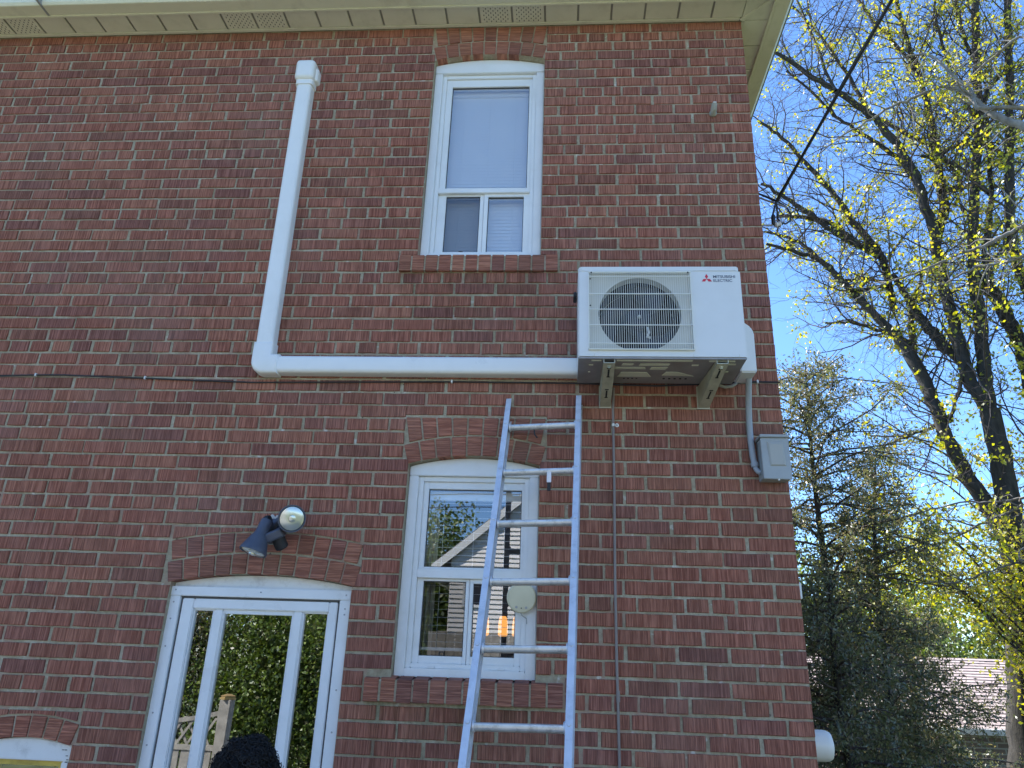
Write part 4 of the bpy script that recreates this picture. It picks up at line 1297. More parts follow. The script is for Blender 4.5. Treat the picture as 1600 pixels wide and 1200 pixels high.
# ================================================================ FLOODLIGHT
fl = tag(empty('floodlight'), 'dark slate twin-head floodlight with sensor above the storm door', 'floodlight')
bx, bz = -2.428, 2.305
mb = MB(); mb.lathe([(0.058, 0.0), (0.060, 0.012), (0.054, 0.022), (0.030, 0.026)], (bx, -0.002, bz), (0, -1, 0), 28)
mb.build('base_plate', 'lamp_slate', fl, smooth=True)
cb = MB()
rc = random.Random(3)
pts = []
for i in range(60):
    t = 2 * math.pi * i / 60
    rad = 0.060 + (0.022 * rc.random() + 0.006 if R(60) < t < R(200) else 0.004 * rc.random())
    pts.append((bx + rad * math.cos(t), bz + rad * math.sin(t)))
cb.prism(pts, -0.0035, 0.004); cb.build('caulk', 'caulk', fl)
def head(c, ax, label=None):
    ax = Vector(ax).normalized(); c = Vector(c)
    h = empty('lamp_head'); h.parent = fl
    prof = [(0.010, -0.150), (0.027, -0.148), (0.029, -0.140), (0.030, -0.085), (0.032, -0.080), (0.044, -0.050), (0.058, -0.010), (0.0625, 0.0), (0.0625, 0.010), (0.057, 0.010), (0.055, 0.002)]
    MB().lathe(prof, c, ax, 28).build('housing', 'lamp_slate', h, smooth=True)
    MB().lathe([(0.0545, 0.0025), (0.0535, 0.0075), (0.040, 0.0125), (0.020, 0.0150), (0.004, 0.0155)], c, ax, 28).build('lens', 'lamp_reflector', h, smooth=True)
    MB().lathe([(0.017, 0.0), (0.016, 0.006), (0.006, 0.009)], c + ax * 0.0135, ax, 16).build('bulb_boss', 'lamp_reflector', h, smooth=True)
    return c - ax * 0.148
a = head((-2.283, -0.175, 2.338), (0.50, -0.78, -0.22))
b = head((-2.443, -0.160, 2.194), (-0.22, -0.20, -0.95))
mb = MB()
mb.tube([(bx, -0.02, bz), (bx + 0.015, -0.055, bz + 0.020), tuple(a)], [0.020, 0.019, 0.016], 12)
mb.tube([(bx, -0.02, bz), (bx - 0.004, -0.055, bz + 0.010), tuple(b)], [0.020, 0.019, 0.016], 12)
mb.build('swivel_arm', 'lamp_slate', fl, smooth=True)
for p in (a, b):
    MB().lathe([(0.021, -0.012), (0.023, 0.0), (0.021, 0.012)], p, (1, -0.2, 0.2), 14).build('knuckle', 'black_rubber', fl, smooth=True)
# sensor body: a tilted box with a hooded eye
sm_ = MB(); sm_.rbox(-0.048, 0.048, -0.030, 0.030, -0.022, 0.022, 0.010, 3)
so = sm_.build('sensor', 'lamp_slate', fl, smooth=True)
so.rotation_euler = (R(20), R(-24), 0); so.location = (-2.372, -0.130, 2.268)
ey = MB(); ey.lathe([(0.030, 0.0), (0.030, 0.05), (0.024, 0.056)], (0, 0, 0), (0, 0, -1), 18)
eo = ey.build('sensor_eye', 'black_rubber', fl, smooth=True); eo.location = (-2.362, -0.105, 2.262); eo.rotation_euler = (R(30), R(-24), 0)
MB().tube([(bx + 0.01, -0.03, bz - 0.01), (-2.385, -0.09, 2.285)], 0.012, 10).build('sensor_arm', 'lamp_slate', fl, smooth=True)

# ================================================================ DISCONNECT BOX, CONDUIT
db = tag(empty('disconnect_box'), 'grey electrical disconnect box at the wall corner below the outdoor unit', 'electrical box')
mb = MB(); mb.box(-0.137, -0.011, -0.090, -0.002, 2.585, 2.775); mb.build('body', 'box_grey', db, bevel=0.003)
mb = MB()
mb.add([(-0.140, -0.100, 2.580), (-0.012, -0.100, 2.578), (-0.012, -0.095, 2.776), (-0.140, -0.095, 2.776), (-0.140, -0.0905, 2.580), (-0.012, -0.0905, 2.578), (-0.012, -0.0905, 2.776), (-0.140, -0.0905, 2.776)],
       [(0, 1, 2, 3), (7, 6, 5, 4), (0, 4, 5, 1), (1, 5, 6, 2), (2, 6, 7, 3), (3, 7, 4, 0)])
lid = mb.build('lid', 'box_grey', db, bevel=0.002)
MB().box(-0.143, -0.009, -0.106, -0.002, 2.7765, 2.790).build('top_flange', 'box_grey', db, bevel=0.002)
mb = MB()
f0, f1 = [(-0.112, 2.758), (-0.040, 2.758), (-0.032, 2.640), (-0.106, 2.640)], [(-0.104, 2.744), (-0.048, 2.744), (-0.042, 2.646), (-0.100, 2.646)]
V_ = [(x, -0.0985, z) for x, z in f0] + [(x, -0.1045, z) for x, z in f1]
mb.add(V_, [(4, 5, 6, 7), (0, 1, 5, 4), (1, 2, 6, 5), (2, 3, 7, 6), (3, 0, 4, 7)])
mb.build('embossed_panel', 'box_panel', lid)
MB().lathe([(0.005, 0), (0.004, 0.008)], (-0.072, -0.094, 2.581), (0, 0, -1), 10).build('hasp', 'clip_white', db)
cd = tag(empty('conduit'), 'grey flexible conduit dropping from the outdoor unit to the disconnect box', 'conduit')
cp = [(-0.180, -0.150, 3.075), (-0.176, -0.110, 3.02), (-0.170, -0.060, 2.95), (-0.166, -0.030, 2.87), (-0.166, -0.026, 2.78), (-0.162, -0.026, 2.70), (-0.158, -0.028, 2.665)]
MB().tube(cp, 0.0145, 12).build('tube', 'conduit_grey', cd, smooth=True)
MB().tube([(-0.159, -0.028, 2.672), (-0.156, -0.030, 2.652)], 0.018, 12).build('fitting', 'conduit_grey', cd, smooth=True)
MB().tube([(-0.157, -0.029, 2.655), (-0.153, -0.033, 2.638), (-0.146, -0.038, 2.627), (-0.135, -0.042, 2.622)], 0.0125, 12).build('connector', 'conduit_grey', cd, smooth=True)

# ================================================================ CABLES ON THE WALL
ck = tag(empty('wall_cable'), 'thin black cable clipped along the brick wall at mid height', 'cable')
pts = [(-7.0, -0.006, 3.09), (-4.02, -0.006, 3.087), (-3.82, -0.006, 3.093), (-3.669, -0.006, 3.094), (-3.318, -0.006, 3.083), (-2.972, -0.006, 3.071), (-2.647, -0.006, 3.062), (-2.097, -0.006, 3.069), (-1.618, -0.006, 3.075), (-0.993, -0.006, 3.073), (-0.6, -0.007, 3.062), (-0.223, -0.007, 3.082), (-0.10, -0.006, 3.089), (0.004, -0.006, 3.087)]
MB().tube(pts, 0.0042, 6).build('sheath', 'cable_black', ck, smooth=True)
for x, z in ((-3.823, 3.093), (-3.225, 3.082), (-1.618, 3.076), (-0.103, 3.089)):
    MB().box(x - 0.004, x + 0.004, -0.014, 0.002, z - 0.009, z + 0.009).build('clip', 'clip_white', ck, bevel=0.002)
cv = tag(empty('drop_cable'), 'thin taupe cable dropping straight down the brick wall below the bracket', 'cable')
pts = [(-0.806, -0.006, 3.05), (-0.812, -0.006, 2.94), (-0.812, -0.007, 2.85), (-0.812, -0.007, 2.55), (-0.816, -0.007, 2.14), (-0.815, -0.007, 1.75), (-0.813, -0.008, 1.64), (-0.811, -0.007, 1.36), (-0.806, -0.007, 0.02)]
MB().tube(pts, 0.0062, 7).build('sheath', 'cable_taupe', cv, smooth=True)
cl = MB(); cl.box(-0.819, -0.805, -0.016, 0.001, 2.849, 2.863); cl.build('clip', 'clip_white', cv, bevel=0.002)
MB().lathe([(0.010, 0), (0.009, 0.008)], (-0.794, 0.0, 2.856), (0, -1, 0), 14).build('clip_pad', 'clip_white', cv, smooth=True)
MB().lathe([(0.0035, 0), (0.003, 0.0095)], (-0.794, 0.0, 2.856), (0, -1, 0), 8).build('nail', 'slot_dark', cv)
MB().tube([(-0.812, -0.008, 1.66), (-0.812, -0.008, 1.615)], 0.0085, 8).build('splice', 'cable_taupe', cv, smooth=True)
dr = tag(empty('drain_hose'), 'short pale hose end under the outdoor unit beside the bracket', 'hose')
MB().tube([(-0.30, -0.05, 3.052), (-0.27, -0.04, 3.047), (-0.235, -0.03, 3.055), (-0.21, -0.02, 3.075)], 0.008, 8).build('tube', 'stub_white', dr, smooth=True)

# small weathered vent stub high on the wall
st = tag(empty('wall_stub'), 'small off-white plastic stub near the upper corner of the brick wall', 'wall fitting')
mb = MB(); mb.lathe([(0.021, 0.0), (0.022, 0.010), (0.016, 0.015)], (-0.213, -0.001, 4.735), (0, -1, 0), 16); mb.build('base', 'stub_white', st, smooth=True)
mb = MB(); mb.tube([(-0.214, -0.008, 4.728), (-0.213, -0.030, 4.740), (-0.210, -0.044, 4.772)], [0.016, 0.018, 0.016], 12); mb.build('hood', 'stub_white', st, smooth=True)
MB().box(-0.219, -0.199, -0.056, -0.034, 4.770, 4.780).build('cap', 'clip_white', st, bevel=0.003)

# round cream disc on a wire by the lower window
dc = tag(empty('plastic_disc'), 'round cream plastic disc held by a wire on the lower window frame', 'disc')
ctr = Vector((-1.238, 0.020, 2.036)); dn = Vector((0.05, -1.0, -0.12)).normalized()
MB().lathe([(0.060, -0.022), (0.067, -0.016), (0.068, 0.0), (0.062, 0.006), (0.030, 0.0085), (0.004, 0.009)], ctr, dn, 36).build('case', 'cream_plastic', dc, smooth=True)
MB().lathe([(0.0035, 0), (0.0035, 0.0012)], ctr + Vector((0.006, -0.0085, 0.034)), dn, 8).build('keyhole', 'slot_dark', dc)
for dx, dz in ((-0.022, -0.042), (0.022, -0.044)):
    MB().lathe([(0.006, 0), (0.006, 0.001)], ctr + Vector((dx, -0.0045, dz)), dn, 8).build('vent_pad', 'cable_grey', dc)
MB().lathe([(0.003, 0), (0.003, 0.001)], ctr + Vector((0.0, -0.0055, -0.046)), dn, 8).build('keyhole', 'slot_dark', dc)
w0 = ctr + Vector((-0.002, 0.0, -0.066))
MB().tube([w0, w0 + Vector((0.004, 0.006, -0.010)), w0 + Vector((0.026, 0.018, -0.024)), w0 + Vector((0.027, 0.022, -0.046))], 0.0022, 6).build('wire_bracket', 'cable_grey', dc, smooth=True)

# fittings on the side wall that peek past the corner
sb = tag(empty('side_wall_box'), 'small white plastic box on the side wall peeking past the brick corner', 'wall box')
MB().rbox(0.001, 0.092, 0.265, 0.345, 2.085, 2.165, 0.008, 3).build('body', 'clip_white', sb, smooth=True)
MB().box(0.010, 0.070, 0.2625, 0.268, 2.100, 2.150).build('lid', 'clip_white', sb, bevel=0.002)
vp = tag(empty('vent_pipe'), 'fat white plastic vent pipe end sticking out past the brick corner', 'vent pipe')
MB().lathe([(0.064, 0.0), (0.064, 0.095), (0.062, 0.110), (0.056, 0.122), (0.040, 0.128), (0.038, 0.110)], (-0.002, 0.20, 1.462), (1, 0, 0), 32).build('pipe', 'pvc_white', vp, smooth=True)
MB().lathe([(0.071, 0.0), (0.071, 0.03), (0.066, 0.034)], (-0.001, 0.20, 1.462), (1, 0, 0), 32).build('collar', 'pvc_white', vp, smooth=True)

# ================================================================ SERVICE DROP
sv = tag(empty('service_drop'), 'thick black overhead service cable sweeping up from the house corner', 'cable')
A = Vector((0.29, 0.6, 4.56)); B = Vector((0.62, -0.5, 5.02))
pts = []
for i in range(25):
    t = i / 24 * 16.0
    p = A + (B - A) * t
    pts.append(p)
mb = MB(); mb.tube(pts, 0.0095, 8)
m2 = [p + Vector((0.008 * math.cos(i * 2.2), 0.0, 0.008 * math.sin(i * 2.2))) for i, p in enumerate(pts)]
mb.tube(m2, 0.0075, 6)
mb.build('cable', 'cable_black', sv, smooth=True)
MB().tube([(0.0, 0.75, 4.86), (0.08, 0.72, 4.78), (0.20, 0.66, 4.66), A], [0.006, 0.006, 0.006, 0.008], 6).build('conductor', 'cable_black', sv, smooth=True)
MB().tube([(0.0, 0.78, 4.80), (0.12, 0.72, 4.72), (0.24, 0.66, 4.61), (0.34, 0.58, 4.50)], 0.006, 6).build('conductor', 'cable_grey', sv, smooth=True)
MB().tube([A, (0.27, 0.6, 4.50), (0.25, 0.6, 4.43), (0.255, 0.6, 4.385), (0.285, 0.6, 4.37), (0.31, 0.6, 4.39)], 0.0065, 6).build('drip_loop', 'cable_black', sv, smooth=True)
MB().tube([A, (0.288, 0.6, 4.50), (0.285, 0.6, 4.43), (0.30, 0.6, 4.40), (0.33, 0.6, 4.39), (0.36, 0.6, 4.41), (0.37, 0.6, 4.46), (0.345, 0.6, 4.52), A], 0.0055, 6).build('drip_loop', 'cable_black', sv, smooth=True)
MB().lathe([(0.006, -0.04), (0.012, -0.032), (0.013, 0.03), (0.006, 0.04)], (0.258, 0.6, 4.42), (0.05, 0, 1), 10).build('splice_sleeve', 'cable_black', sv, smooth=True)
MB().lathe([(0.010, -0.02), (0.020, -0.012), (0.013, 0.0), (0.020, 0.012), (0.010, 0.02)], (0.283, 0.6, 4.385), (1, 0, 0.2), 12).build('insulator', 'clip_white', sv, smooth=True)
MB().tube([(0.0, 0.62, 4.38), (0.283, 0.6, 4.385)], 0.006, 6).build('hook_rod', 'cable_grey', sv, smooth=True)
for q, lab in (([(-2, 7.0, 7.6), (2.79, 9, 6.82), (4.8, 9, 6.57), (6.86, 9, 6.12), (14, 9.5, 4.9)], 'thin overhead wire descending behind the trees above the disconnect box'),
               ([(-2, 8.0, 4.0), (2.79, 9, 4.04), (4.45, 9, 4.2), (6.59, 9, 4.77), (14, 9.5, 7.2)], 'thin overhead wire rising through the yellow-green leaves')):
    w = MB(); w.tube(q, 0.010, 6); tag(w.build('overhead_wire', 'cable_black', smooth=True), lab, 'wire')

# ================================================================ TREES
BIG = [
    [(5.31, 8.0, 1.31, 0.29), (5.46, 8.0, 2.22, 0.261), (5.59, 8.0, 3.19, 0.242), (5.69, 8.0, 4.23, 0.225), (5.72, 8.0, 5.13, 0.206), (5.69, 8.0, 5.76, 0.198)],
    [(5.61, 8.0, 3.66, 0.159), (5.46, 8.12, 4.2, 0.16), (5.3, 8.25, 4.78, 0.151), (5.18, 8.38, 5.34, 0.142), (5.13, 8.5, 5.98, 0.145), (5.1, 8.62, 6.43, 0.147), (4.99, 8.75, 7.08, 0.15), (4.88, 8.88, 7.44, 0.117), (4.61, 9.0, 7.94, 0.095), (4.18, 9.12, 8.67, 0.079), (3.89, 9.25, 9.19, 0.068), (3.42, 9.38, 9.49, 0.049), (2.99, 9.5, 9.71, 0.037)],
    [(5.3, 9.3, 7.19, 0.109), (5.45, 9.45, 7.71, 0.087), (5.54, 9.6, 8.11, 0.076), (5.75, 9.75, 8.59, 0.052), (6.07, 9.9, 9.24, 0.04)],
    [(4.84, 9.5, 8.19, 0.074), (4.57, 9.7, 8.78, 0.076), (4.34, 9.9, 9.32, 0.064), (4.09, 10.1, 9.88, 0.053), (3.81, 10.3, 10.31, 0.047), (3.29, 10.5, 10.68, 0.034)],
    [(5.12, 9.3, 8.23, 0.086), (5.14, 9.39, 9.21, 0.095), (4.99, 9.48, 9.76, 0.097), (4.77, 9.56, 10.22, 0.092), (4.62, 9.65, 10.73, 0.08), (4.44, 9.74, 11.19, 0.074), (4.09, 9.82, 11.9, 0.062), (3.69, 9.91, 12.65, 0.049), (3.25, 10.0, 13.16, 0.043)],
    [(5.04, 9.3, 9.33, 0.089), (4.66, 9.44, 9.7, 0.077), (4.32, 9.58, 10.08, 0.071), (3.93, 9.72, 10.63, 0.066), (3.5, 9.86, 11.13, 0.053), (3.18, 10.0, 11.55, 0.041)],
    [(4.71, 9.3, 9.54, 0.063), (4.35, 9.6, 10.25, 0.065), (3.98, 9.9, 10.6, 0.06), (3.5, 10.2, 10.83, 0.047)],
    [(5.69, 8.0, 5.76, 0.165), (5.54, 8.08, 6.34, 0.144), (5.53, 8.15, 6.88, 0.136), (5.53, 8.23, 7.75, 0.128), (5.56, 8.31, 8.48, 0.119), (5.62, 8.38, 9.24, 0.123), (5.57, 8.46, 10.12, 0.114), (5.53, 8.54, 10.79, 0.104), (5.27, 8.62, 11.6, 0.1), (5.02, 8.69, 12.17, 0.088), (4.45, 8.77, 12.86, 0.076), (4.04, 8.85, 13.31, 0.07), (3.57, 8.92, 13.91, 0.057), (3.29, 9.0, 14.26, 0.043)],
    [(5.65, 8.6, 10.21, 0.077), (5.58, 8.75, 10.91, 0.059), (5.31, 8.9, 11.48, 0.06), (5.0, 9.05, 12.0, 0.048), (4.62, 9.2, 12.54, 0.042), (4.3, 9.35, 13.26, 0.036), (3.82, 9.5, 14.12, 0.029)],
    [(5.69, 8.5, 6.85, 0.127), (5.5, 8.64, 7.21, 0.129), (5.41, 8.78, 7.58, 0.119), (5.37, 8.92, 7.84, 0.108), (5.27, 9.06, 8.37, 0.074), (5.17, 9.2, 8.85, 0.075)],
    [(5.84, 8.8, 9.3, 0.101), (6.14, 8.86, 10.04, 0.111), (6.24, 8.93, 10.66, 0.107), (6.3, 8.99, 11.3, 0.096), (6.34, 9.05, 12.13, 0.085), (6.37, 9.11, 13.34, 0.081), (6.31, 9.18, 14.44, 0.069), (6.29, 9.24, 15.42, 0.063), (6.37, 9.3, 16.45, 0.058)],
    [(6.12, 8.8, 10.42, 0.079), (6.61, 8.96, 10.75, 0.068), (6.46, 9.12, 11.56, 0.063), (6.23, 9.28, 12.01, 0.064), (5.86, 9.44, 12.47, 0.057), (5.66, 9.6, 12.86, 0.044)],
    [(5.7, 8.0, 5.66, 0.153), (5.74, 8.03, 6.32, 0.145), (5.86, 8.06, 7.13, 0.137), (5.93, 8.09, 7.86, 0.129), (6.03, 8.12, 8.62, 0.12), (6.22, 8.15, 9.42, 0.112), (6.39, 8.18, 10.12, 0.102), (6.71, 8.21, 11.42, 0.108), (6.98, 8.24, 12.98, 0.1), (7.27, 8.27, 14.67, 0.092), (7.49, 8.3, 15.77, 0.08)],
    [(5.57, 8.1, 2.66, 0.158), (6.05, 8.14, 3.98, 0.163), (6.43, 8.19, 5.41, 0.158), (6.56, 8.23, 6.74, 0.152), (6.5, 8.27, 7.35, 0.155), (6.42, 8.31, 7.79, 0.156), (6.28, 8.36, 8.15, 0.145), (6.19, 8.4, 8.4, 0.11)],
    [(6.12, 8.0, 7.99, 0.106), (6.23, 8.1, 8.61, 0.085), (6.47, 8.2, 9.32, 0.075), (6.72, 8.3, 10.06, 0.058), (6.9, 8.4, 10.99, 0.054), (7.08, 8.5, 11.96, 0.042)],
    [(5.44, 8.0, 2.39, 0.136), (6.08, 8.0, 3.95, 0.13), (6.54, 8.0, 5.77, 0.125), (6.72, 8.0, 7.57, 0.119), (6.68, 8.0, 8.05, 0.108), (6.66, 8.0, 8.61, 0.11), (6.71, 8.0, 9.25, 0.112), (7.03, 8.0, 10.88, 0.099), (7.4, 8.0, 12.74, 0.092), (7.66, 8.0, 14.19, 0.083), (7.88, 8.0, 15.39, 0.071)],
    [(6.98, 8.0, 10.67, 0.066), (7.61, 8.5, 11.65, 0.056), (8.17, 9.0, 12.46, 0.045)],
    [(6.47, 8.0, 9.85, 0.057), (6.29, 8.2, 10.41, 0.051), (6.12, 8.4, 10.85, 0.046), (5.78, 8.6, 11.09, 0.04)],
    [(5.83, 8.4, 10.86, 0.059), (6.59, 8.67, 11.43, 0.062), (7.24, 8.93, 11.63, 0.057), (7.73, 9.2, 11.53, 0.058)],
    [(6.59, 8.0, 11.54, 0.053), (7.35, 8.3, 12.71, 0.05), (8.12, 8.6, 13.31, 0.045)],
    [(5.53, 8.0, 6.64, 0.045), (5.26, 8.2, 5.83, 0.038), (5.23, 8.4, 5.67, 0.039), (4.69, 8.6, 5.51, 0.033), (4.5, 8.8, 5.45, 0.028), (4.3, 9.0, 5.34, 0.022)],
    [(4.27, 9.0, 8.4, 0.048), (5.14, 9.33, 8.72, 0.044), (4.84, 9.67, 9.04, 0.038), (4.48, 10.0, 9.15, 0.032)],
    [(4.94, 9.0, 7.5, 0.047), (4.75, 9.27, 7.75, 0.042), (4.41, 9.53, 8.01, 0.037), (4.04, 9.8, 8.13, 0.031)],
    [(4.33, 8.5, 12.62, 0.04), (4.26, 9.0, 14.5, 0.037), (4.24, 9.5, 16.17, 0.032)],
    [(5.02, 8.7, 12.18, 0.054), (4.8, 8.97, 13.58, 0.05), (4.56, 9.23, 14.73, 0.038), (4.15, 9.5, 15.97, 0.032)],
    [(6.31, 9.0, 13.23, 0.051), (6.17, 9.2, 14.29, 0.053), (5.85, 9.4, 15.24, 0.047), (5.64, 9.6, 16.23, 0.041)],
    [(7.09, 8.4, 13.14, 0.051), (7.14, 8.7, 14.45, 0.046), (7.4, 9.0, 15.87, 0.041)],
    [(6.84, 8.4, 11.58, 0.048), (6.71, 8.6, 13.01, 0.05), (6.76, 8.8, 14.22, 0.038), (6.94, 9.0, 15.51, 0.032)],
]
PALE = [
    [(5.15, 4.6, 8.31, 0.115), (4.91, 4.7, 8.54, 0.106), (4.73, 4.8, 8.75, 0.097), (4.58, 4.9, 9.07, 0.089), (4.47, 5.0, 9.39, 0.06), (4.27, 5.1, 9.57, 0.045), (3.95, 5.2, 9.5, 0.04), (3.6, 5.3, 9.37, 0.035), (3.38, 5.4, 9.28, 0.034), (2.93, 5.5, 9.04, 0.024), (2.65, 5.6, 8.84, 0.019)],
    [(4.62, 4.8, 8.91, 0.058), (4.57, 4.96, 9.33, 0.055), (4.4, 5.12, 9.88, 0.046), (4.28, 5.28, 10.34, 0.037), (4.0, 5.44, 10.44, 0.027), (3.7, 5.6, 10.55, 0.021)],
    [(4.96, 4.7, 7.18, 0.064), (4.71, 4.82, 7.1, 0.054), (4.57, 4.94, 7.06, 0.054), (4.32, 5.07, 6.95, 0.049), (4.17, 5.19, 6.96, 0.04), (3.89, 5.31, 6.86, 0.031), (3.6, 5.43, 6.76, 0.027), (3.27, 5.56, 6.69, 0.026), (3.01, 5.68, 6.58, 0.018), (2.83, 5.8, 6.47, 0.013)],
    [(4.86, 4.7, 6.72, 0.044), (4.64, 4.86, 6.68, 0.04), (4.44, 5.02, 6.67, 0.036), (4.24, 5.18, 6.71, 0.036), (4.11, 5.34, 6.68, 0.027), (3.94, 5.5, 6.63, 0.018)],
    [(5.22, 4.5, 8.94, 0.049), (5.24, 4.7, 10.02, 0.042), (4.99, 4.9, 9.94, 0.042), (4.71, 5.1, 9.74, 0.036), (4.59, 5.3, 9.46, 0.026)],
    [(4.07, 4.5, 3.65, 0.031), (3.92, 4.7, 3.62, 0.027), (3.69, 4.9, 3.59, 0.023), (3.45, 5.1, 3.63, 0.019), (2.96, 5.3, 3.51, 0.015), (2.53, 5.5, 3.47, 0.012)],
    [(4.06, 4.5, 3.58, 0.03), (3.84, 4.72, 3.49, 0.027), (3.61, 4.95, 3.39, 0.023), (3.43, 5.18, 3.28, 0.019), (3.24, 5.4, 3.2, 0.012)],
    [(3.84, 4.4, 2.87, 0.026), (3.65, 4.6, 2.9, 0.022), (3.42, 4.8, 2.82, 0.019), (3.18, 5.0, 2.73, 0.015), (2.94, 5.2, 2.78, 0.011)],
]

def tubes_np(branches, sides):
    VV, FF, o = [], [], 0
    ang = np.arange(sides) * 2 * np.pi / sides
    ca, sa = np.cos(ang)[None, :, None], np.sin(ang)[None, :, None]
    for pts, rad in branches:
        k = len(pts)
        d = np.gradient(pts, axis=0)
        d /= np.linalg.norm(d, axis=1, keepdims=True) + 1e-9
        ref = np.array([0.31, 0.93, 0.19]) if abs(d[0] @ np.array([0.31, 0.93, 0.19])) < 0.9 else np.array([1.0, 0, 0])
        u = np.cross(d, ref); u /= np.linalg.norm(u, axis=1, keepdims=True) + 1e-9
        w = np.cross(d, u)
        ring = pts[:, None, :] + (u[:, None, :] * ca + w[:, None, :] * sa) * rad[:, None, None]
        VV.append(ring.reshape(-1, 3))
        i = np.arange(k - 1)[:, None] * sides; j = np.arange(sides)[None, :]; jn = (j + 1) % sides
        FF.append((np.stack([i + j, i + jn, i + sides + jn, i + sides + j], -1) + o).reshape(-1, 4))
        o += k * sides
    return np.concatenate(VV), np.concatenate(FF)

def smooth_line(p, n):
    """Catmull-Rom resample of (x, y, z, r) rows."""
    p = np.asarray(p, float)
    q = np.vstack([2 * p[0] - p[1], p, 2 * p[-1] - p[-2]])
    out = []
    for i in range(1, len(q) - 2):
        t = np.linspace(0, 1, n, endpoint=False)[:, None]
        a, b, c, d = q[i - 1], q[i], q[i + 1], q[i + 2]
        out.append(0.5 * (2 * b + (c - a) * t + (2 * a - 5 * b + 4 * c - d) * t ** 2 + (3 * b - a - 3 * c + d) * t ** 3))
    out.append(p[-1:])
    o = np.vstack(out)
    o[:, 3] = np.maximum(o[:, 3], 0.004)
    return o

def unit(v): return v / (np.linalg.norm(v) + 1e-9)

def grow(g, parents, spacing, ln, r0, nseg, spread, lift, wander, taper_from=0.0):
    """side branches off every parent line; parents are (pts, rad) pairs."""
    kids = []
    for pts, rad in parents:
        seg = np.linalg.norm(np.diff(pts, axis=0), axis=1)
        s = np.concatenate([[0], np.cumsum(seg)])
        total = s[-1]
        t = total * taper_from + spacing * g.random()
        while t < total:
            i = min(len(seg) - 1, np.searchsorted(s, t) - 1 if t > 0 else 0)
            f = (t - s[i]) / (seg[i] + 1e-9)
            p = pts[i] + (pts[i + 1] - pts[i]) * f
            rp = rad[i] + (rad[i + 1] - rad[i]) * f
            d = unit(pts[i + 1] - pts[i])
            side = unit(np.cross(d, g.normal(size=3)))
            dirn = unit(d * (1 - spread) + side * spread + np.array([0, 0, lift]))
            L_ = ln * g.uniform(0.55, 1.25) * (1.0 - 0.45 * t / total)
            q = [p]
            for k in range(nseg):
                dirn = unit(dirn + g.normal(size=3) * wander + np.array([0, 0, lift * 0.25]))
                q.append(q[-1] + dirn * L_ / nseg)
            rr = min(r0, rp * 0.7)
            kids.append((np.array(q), np.linspace(rr, max(0.0022, rr * 0.3), nseg + 1)))
            t += spacing * g.uniform(0.5, 1.5)
    return kids

def leaves_np(g, centres, per, spreadr, size, droop=0.0, aspect=1.6):
    """leaf = folded diamond of two triangles (quad), per leaves around each centre."""
    c = np.repeat(np.asarray(centres), per, axis=0)
    n = len(c)
    c = c + g.normal(size=(n, 3)) * spreadr
    a = g.normal(size=(n, 3)); a[:, 2] -= droop; a /= np.linalg.norm(a, axis=1, keepdims=True)
    b = np.cross(a, g.normal(size=(n, 3))); b /= np.linalg.norm(b, axis=1, keepdims=True) + 1e-9
    s = size * g.uniform(0.6, 1.3, size=(n, 1))
    nrm = np.cross(a, b)
    V = np.stack([c - a * s * 0.5, c + b * s * 0.5 / aspect + nrm * s * 0.10, c + a * s * 0.5, c - b * s * 0.5 / aspect + nrm * s * 0.10], 1).reshape(-1, 3)
    F = np.arange(4 * n).reshape(-1, 4)
    return V, F

def along(branches, g, n, lo=0.0):
    w = np.array([np.linalg.norm(np.diff(p, axis=0), axis=1).sum() for p, _ in branches]); w /= w.sum()
    idx = g.choice(len(branches), n, p=w)
    out = []
    for i in idx:
        p = branches[i][0]; t = (lo + (1 - lo) * g.random()) * (len(p) - 1); k = min(int(t), len(p) - 2)
        out.append(p[k] + (p[k + 1] - p[k]) * (t - k))
    return np.array(out)

# ---- the large bare-limbed tree
g = np.random.default_rng(4)
limbs = []
base = [(5.05, 8.0, -1.25, 0.36), (5.15, 8.0, 0.2, 0.31)]
for i, l in enumerate(BIG):
    rows = (base + l) if i == 0 else l
    s = smooth_line(rows, 5)
    s[:, 3] *= 0.74
    limbs.append((s[:, :3] + g.normal(size=(len(s), 3)) * 0.012, s[:, 3]))
tree = tag(empty('tree'), 'large bare-limbed tree with dark forking stems and sparse yellow-green leaves', 'tree')
V, F = tubes_np(limbs, 9)
link('trunk', np_mesh('trunk', V, F, 'dark_bark', True), tree)
b2 = grow(g, limbs[1:], 0.26, 2.0, 0.017, 7, 0.55, 0.08, 0.17)
b3 = grow(g, b2, 0.21, 0.9, 0.007, 4, 0.6, 0.06, 0.28, 0.12)
b4 = grow(g, b3, 0.15, 0.48, 0.0036, 3, 0.6, -0.05, 0.30, 0.10)
V2, F2 = tubes_np(b2, 5); V3, F3 = tubes_np(b3, 4); V4, F4 = tubes_np(b4, 3)
V = np.concatenate([V2, V3, V4]); F = np.concatenate([F2, F3 + len(V2), F4 + len(V2) + len(V3)])
tag(link('twigs', np_mesh('twigs', V, F, 'twig_bark'), tree), kind='stuff')
tips = np.array([p[-1] for p, _ in b4])
t3 = np.array([p[-1] for p, _ in b3])
t3 = t3[g.random(len(t3)) < np.clip(0.12 + 0.11 * (t3[:, 0] - 3.2), 0.06, 0.55) * np.clip(1.6 - 0.07 * t3[:, 2], 0.7, 1.3)]
pick = tips[g.random(len(tips)) < 0.10]
c1 = along(limbs[1:], g, 520)
V1, F1 = leaves_np(g, pick, 2, 0.035, 0.045, 0.4)
V5, F5 = leaves_np(g, t3, 17, 0.080, 0.074, 0.5)
V1 = np.concatenate([V1, V5]); F1 = np.concatenate([F1, F5 + len(V1) - len(V5)])
Vb, Fb = leaves_np(g, c1, 14, 0.11, 0.068, 0.3)
